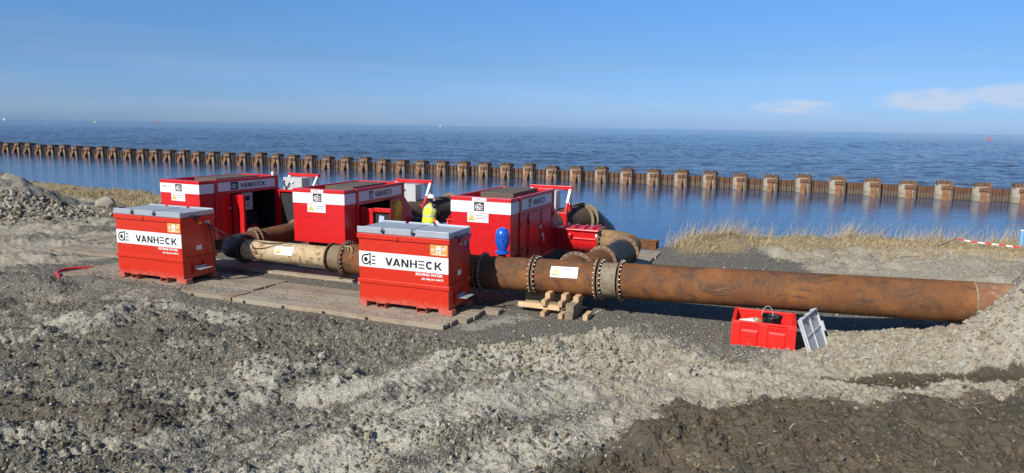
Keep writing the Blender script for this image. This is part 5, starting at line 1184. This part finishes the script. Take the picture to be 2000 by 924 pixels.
    MB().lathe([(.05, -.13), (.092, -.08), (.096, -.0), (.09, .05)], (0, .155, 1.60), (0, -.15, 1), 20).build('hair', CLO, p, smooth=60)
    MB().lathe([(.118, .0), (.150, .004), (.150, .012), (.118, .02), (.118, .05), (.108, .09), (.07, .125), (0, .138)], (0, .165, 1.625), (0, .2, 1), 28).build('helmet', WHITE, p, smooth=50)
    MB().lathe([(.03, 0), (.05, .01), (.05, .05), (.03, .06)], (.085, .16, 1.60), (1, 0, 0), 12).build('ear_defender', WHITE, p, smooth=40)
    for s, a in ((1, .01), (-1, -.09)): MB().box(s*.14-.05, a-.08, 0, s*.14+.05, a+.2, .11).build('boot', CLO, p, bevel=.03)
worker()
x, y, _ = W(-4.84, 4.8); o = tag(MB().box(-.45, -.35, 0, .45, .35, .12).build('work_step', OLDW, bevel=.01), 'low wooden step under the worker between the pumps', 'step'); o.location = (x, y, 0); o.rotation_euler = (0, 0, TH)
# barrier tape beside the worker
def stripes(name, path, wd, nseg, label, vertical=True):
    t = root(name, label, 'barrier tape', tuple(path[0])); P = [Vector(p)-Vector(path[0]) for p in path]; Ls = [0]
    for a, b in zip(P, P[1:]): Ls.append(Ls[-1]+(b-a).length)
    def at(s):
        s = min(max(s, 0), Ls[-1]-1e-6); i = max(k_ for k_ in range(len(P)-1) if Ls[k_] <= s); return P[i].lerp(P[i+1], (s-Ls[i])/(Ls[i+1]-Ls[i]))
    RT = paint('tape_red', (.65, .03, .03), .4)
    for i in range(nseg):
        m = MB(); k_ = 4
        q = [at(Ls[-1]*(i+j/k_)/nseg) for j in range(k_+1)]; vs = []
        for a in q: tw = .4*math.sin(a.x*5); vs += [a+Vector((0, -wd*.3+tw*.01, -wd/2)), a+Vector((0, wd*.3, wd/2)), a+Vector((0, wd*.3+.004, wd/2)), a+Vector((0, -wd*.3+.004, -wd/2))]
        fs = [(4*j+e, 4*j+4+e, 4*j+4+(e+1) % 4, 4*j+(e+1) % 4) for j in range(k_) for e in range(4)]
        m.add(vs, fs).build('red_stripe' if i % 2 == 0 else 'white_stripe', RT if i % 2 == 0 else WHITE, t)
    return t
stripes('barrier_tape', [W(-4.44, 4.3, 1.26), W(-4.22, 4.28, 1.12), W(-3.98, 4.26, .96)], .10, 5, 'red and white barrier tape slanting down beside the worker')
stripes('barrier_tape', [(16.15, 24.2, .52), (16.5, 24.2, .46), (17.0, 24.1, .40), (17.6, 24.0, .36), (18.2, 23.9, .30)], .045, 9, 'fallen red and white barrier tape trailing through the dry grass')
tag(MB().tube([Vector((15.2, 24.1, .22)), Vector((15.7, 24.15, .36)), Vector((16.12, 24.2, .56))], .014, 7).build('stake', DARK, smooth=60), 'thin dark stake leaning in the dry grass beside the fallen tape', 'stake')

# ------------------------------------------------------------------ hoses and cables
def cable(name, pts, r, mat, label, cat='cable'):
    # smooth catmull-rom
    P = [Vector(p) for p in pts]; P = [P[0]*2-P[1]]+P+[P[-1]*2-P[-2]]; out = []
    for i in range(1, len(P)-2):
        for k_ in range(7):
            t = k_/7; a, b, c, d = P[i-1], P[i], P[i+1], P[i+2]
            out.append(.5*((2*b)+(c-a)*t+(2*a-5*b+4*c-d)*t*t+(3*b-a-3*c+d)*t**3))
    out.append(P[-2]); return tag(MB().tube(out, r, 10).build(name, mat, smooth=60), label, cat)
cable('red_hose', [W(-12.35, -1.75, .08), W(-12.55, -2.1, .12), W(-12.60, -2.45, .13), W(-12.4, -2.75, .13), W(-12.05, -2.95, .12), W(-11.75, -3.15, .07), W(-11.6, -3.3, -.05)], .045, paint('hose_red', (.55, .03, .03), .4), 'red hose curling off the left mat into the gravel', 'hose')
tz = W(-8.3, -1.2); e0 = Vector((-10.728+2.33*math.cos(-.364)-.85*math.sin(-.364)*-1*-1, 18.086+2.33*math.sin(-.364)+.85*math.cos(-.364), 1.62))
cable('black_cable', [e0, e0+Vector((.55, .1, -.35)), Vector(W(-7.95, -.12, .98)), Vector(W(-7.3, -.2, .96)), Vector(W(-6.75, -.02, .975))], .014, RUBBER, 'upper black cable from the left tank drooping over the cream pipe')
cable('black_cable', [e0+Vector((.02, 0, -.03)), e0+Vector((.45, .05, -.5)), Vector(W(-8.1, -.20, .93)), Vector(W(-7.7, -.29, .80)), Vector(W(-7.3, -.26, .84)), Vector(W(-6.85, -.1, .965))], .014, RUBBER, 'lower black cable looping across the side of the cream pipe')
cable('black_cable', [e0+Vector((.03, .02, -.05)), e0+Vector((.12, .05, -.6)), e0+Vector((.2, 0, -1.25)), e0+Vector((.5, -.1, -1.5)), e0+Vector((.9, .1, -1.52)), e0+Vector((1.3, .5, -1.52))], .016, RUBBER, 'black cable hanging down the end of the left tank to the ground')
e1 = Vector((-3.557+2.33*math.cos(-.361)+.95*.353, 15.451+2.33*math.sin(-.361)+.95*.935, 1.66))
cable('black_cable', [e1, e1+Vector((.1, .02, -.5)), e1+Vector((.15, 0, -1.0)), e1+Vector((.33, .0, -1.45)), e1+Vector((.55, .1, -1.6)), e1+Vector((1.1, .4, -1.63))], .014, RUBBER, 'thin black cable hanging from the end of the nearer tank')
cable('black_cable', [W(.0, -.5, .02), W(.5, -.45, .02), W(1.0, -.35, .02), W(1.6, .4, .02)], .013, RUBBER, 'black cable lying on the gravel right of the stepped mat')

# ------------------------------------------------------------------ odds and ends
def boulder(x, y, z, s, seed, mat, label):
    bm = bmesh.new(); bmesh.ops.create_icosphere(bm, subdivisions=3, radius=1)
    r = random.Random(seed); pl = [(Vector((r.gauss(0, 1), r.gauss(0, 1), r.gauss(0, 1))).normalized(), r.uniform(.55, .8)) for _ in range(9)]
    for v in bm.verts:
        for nn, d in pl:
            k_ = v.co.dot(nn)-d
            if k_ > 0: v.co -= nn*k_*.9
        v.co = Vector((v.co.x*s[0], v.co.y*s[1], v.co.z*s[2]))
    me = bpy.data.meshes.new('boulder'); bm.to_mesh(me); bm.free(); me.materials.append(mat); [setattr(q, 'use_smooth', True) for q in me.polygons]; me.set_sharp_from_angle(angle=.5)
    o = bpy.data.objects.new('boulder', me); COL.objects.link(o); o.location = (x, y, z); return tag(o, label, 'rock')
ROCKM = crumb('pale_rock', (.36, .31, .25), (.36, .31, .25), (.36, .31, .25))
boulder(-19.75, 32.6, .28, (.46, .38, .42), 4, ROCKM, 'pale boulder alone by the grass, left of the leftmost tank')
boulder(-20.6, 24.3, .12, (.55, .35, .13), 6, ROCKM, 'flat pale stone slab at the foot of the clay heap')
boulder(9.95, 12.75, 1.30, (.30, .26, .24), 8, CLAYM, 'grey lump of clay at the right edge above the buried pipe')
# rusty steel crate at the water edge
x, y, _ = W(1.25, 8.9); cr_ = root('steel_crate', 'low rusty steel crate standing at the water edge behind the hose', 'crate', (x, y, .0), TH)
for a in ((0, 0, .8, .03), (0, .7, .8, .73), (0, .03, .03, .7), (.77, .03, .8, .7)): MB().box(a[0], a[1], 0, a[2], a[3], .27).build('side_panel', RUST_A, cr_)
MB().beam((.1, .1, .2), (.78, .6, .25), .05, .03).build('cross_bar', RUST_A, cr_)
x, y, _ = W(1.9, 4.4); o = tag(MB().prism([(0, 0), (.55, 0), (.45, .32), (.05, .30)], lambda a, b, d: (a, d, b), 0, .5).build('rubber_block', RUBBER, bevel=.02), 'black rubber block under the ribbed hose', 'block'); o.location = (x, y, .0); o.rotation_euler = (0, 0, TH)
# blue post at the right edge
bp_ = root('blue_post', 'pale blue post with a dark blue foot at the right edge of the grass', 'post', (18.75, 24.6, -.05))
MB().lathe([(.07, .22), (.065, .85)], (0, 0, 0), n=20).build('post_tube', paint('light_blue', (.18, .40, .75), .4), bp_, smooth=40)
MB().lathe([(.10, 0), (.10, .22)], (0, 0, 0), n=20).build('post_foot', paint('deep_blue', (.02, .12, .55), .4), bp_, smooth=40)
MB().lathe([(.075, .85), (.075, .88), (0, .90)], (0, 0, 0), n=20).build('post_cap', WHITE, bp_, smooth=40)
# buoys and far craft on the sea
def buoy(x, y, s, label):
    b = root('buoy', label, 'buoy', (x, y, -2.0)); m = paint('buoy_red', (.70, .06, .03), .5)
    MB().lathe([(.9*s, -.4*s), (1.25*s, .1*s), (1.25*s, .5*s), (.9*s, .8*s)], (0, 0, 0), n=20).build('float', m, b, smooth=40)
    f = MB(); [f.beam((.7*s*math.cos(a), .7*s*math.sin(a), .7*s), (.25*s*math.cos(a), .25*s*math.sin(a), 3.4*s), .16*s, .16*s) for a in (0.3, 1.87, 3.44, 5.0)]; f.box(-.35*s, -.35*s, 2.0*s, .35*s, .35*s, 2.9*s); f.build('tower', m, b)
    MB().lathe([(.25*s, 3.4*s), (.3*s, 3.9*s), (0, 4.0*s)], (0, 0, 0), n=10).build('lantern', WHITE, b)
buoy(455, 655, 1.15, 'red channel buoy on the sea near the right edge')
buoy(-1050, 2020, 2.4, 'small red buoy far out at the left below the horizon')
def boat(x, y, s, rz, mat2, label):
    b = root('boat', label, 'boat', (x, y, -2.0), rz)
    MB().add([(-5*s, -1.4*s, 1.2*s), (3.5*s, -1.4*s, 1.2*s), (5.5*s, 0, 1.6*s), (3.5*s, 1.4*s, 1.2*s), (-5*s, 1.4*s, 1.2*s), (-4.6*s, -1*s, -.3*s), (3*s, -1*s, -.3*s), (4.4*s, 0, -.3*s), (3*s, 1*s, -.3*s), (-4.6*s, 1*s, -.3*s)],
             [(0, 1, 2, 3, 4), (0, 5, 6, 1), (1, 6, 7, 2), (2, 7, 8, 3), (3, 8, 9, 4), (4, 9, 5, 0), (9, 8, 7, 6, 5)]).build('hull', WHITE, b)
    MB().box(-2*s, -1*s, 1.2*s, 1.5*s, 1*s, 3.4*s).build('cabin', mat2, b, bevel=.1)
    MB().cyl((-.5*s, 0, 3.4*s), (-.5*s, 0, 6.5*s), .12*s, 8).build('mast', WHITE, b)
boat(-1290, 2110, 1.3, .4, YEL, 'tiny white and yellow boat far out left on the sea')
boat(-2900, 3900, 2.2, .1, WHITE, 'white boat on the horizon at the far left')
boat(-450, 4200, 2.0, .2, WHITE, 'tiny white boat on the horizon above the middle pump')
# wind turbines just above the horizon at the right
def turbine():
    t = root('wind_turbine', 'faint haze-tinted wind turbine far off on the horizon at the right', 'wind turbine', group='wind turbines on the horizon at right')
    m = paint('turbine_haze_tint', (.50, .56, .66), .6)  # distance haze mixed into the colour, bluish grey instead of plain white
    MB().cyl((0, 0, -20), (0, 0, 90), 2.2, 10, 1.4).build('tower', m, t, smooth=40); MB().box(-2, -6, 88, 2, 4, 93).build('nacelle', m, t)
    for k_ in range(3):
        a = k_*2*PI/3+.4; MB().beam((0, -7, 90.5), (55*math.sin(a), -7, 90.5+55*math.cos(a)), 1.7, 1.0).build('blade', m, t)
    return t
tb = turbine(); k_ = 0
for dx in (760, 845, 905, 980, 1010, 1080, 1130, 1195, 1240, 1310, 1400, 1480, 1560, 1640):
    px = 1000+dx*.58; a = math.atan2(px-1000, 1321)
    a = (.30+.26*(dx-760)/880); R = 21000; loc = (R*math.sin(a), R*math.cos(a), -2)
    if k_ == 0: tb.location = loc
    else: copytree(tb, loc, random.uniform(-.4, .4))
    k_ += 1
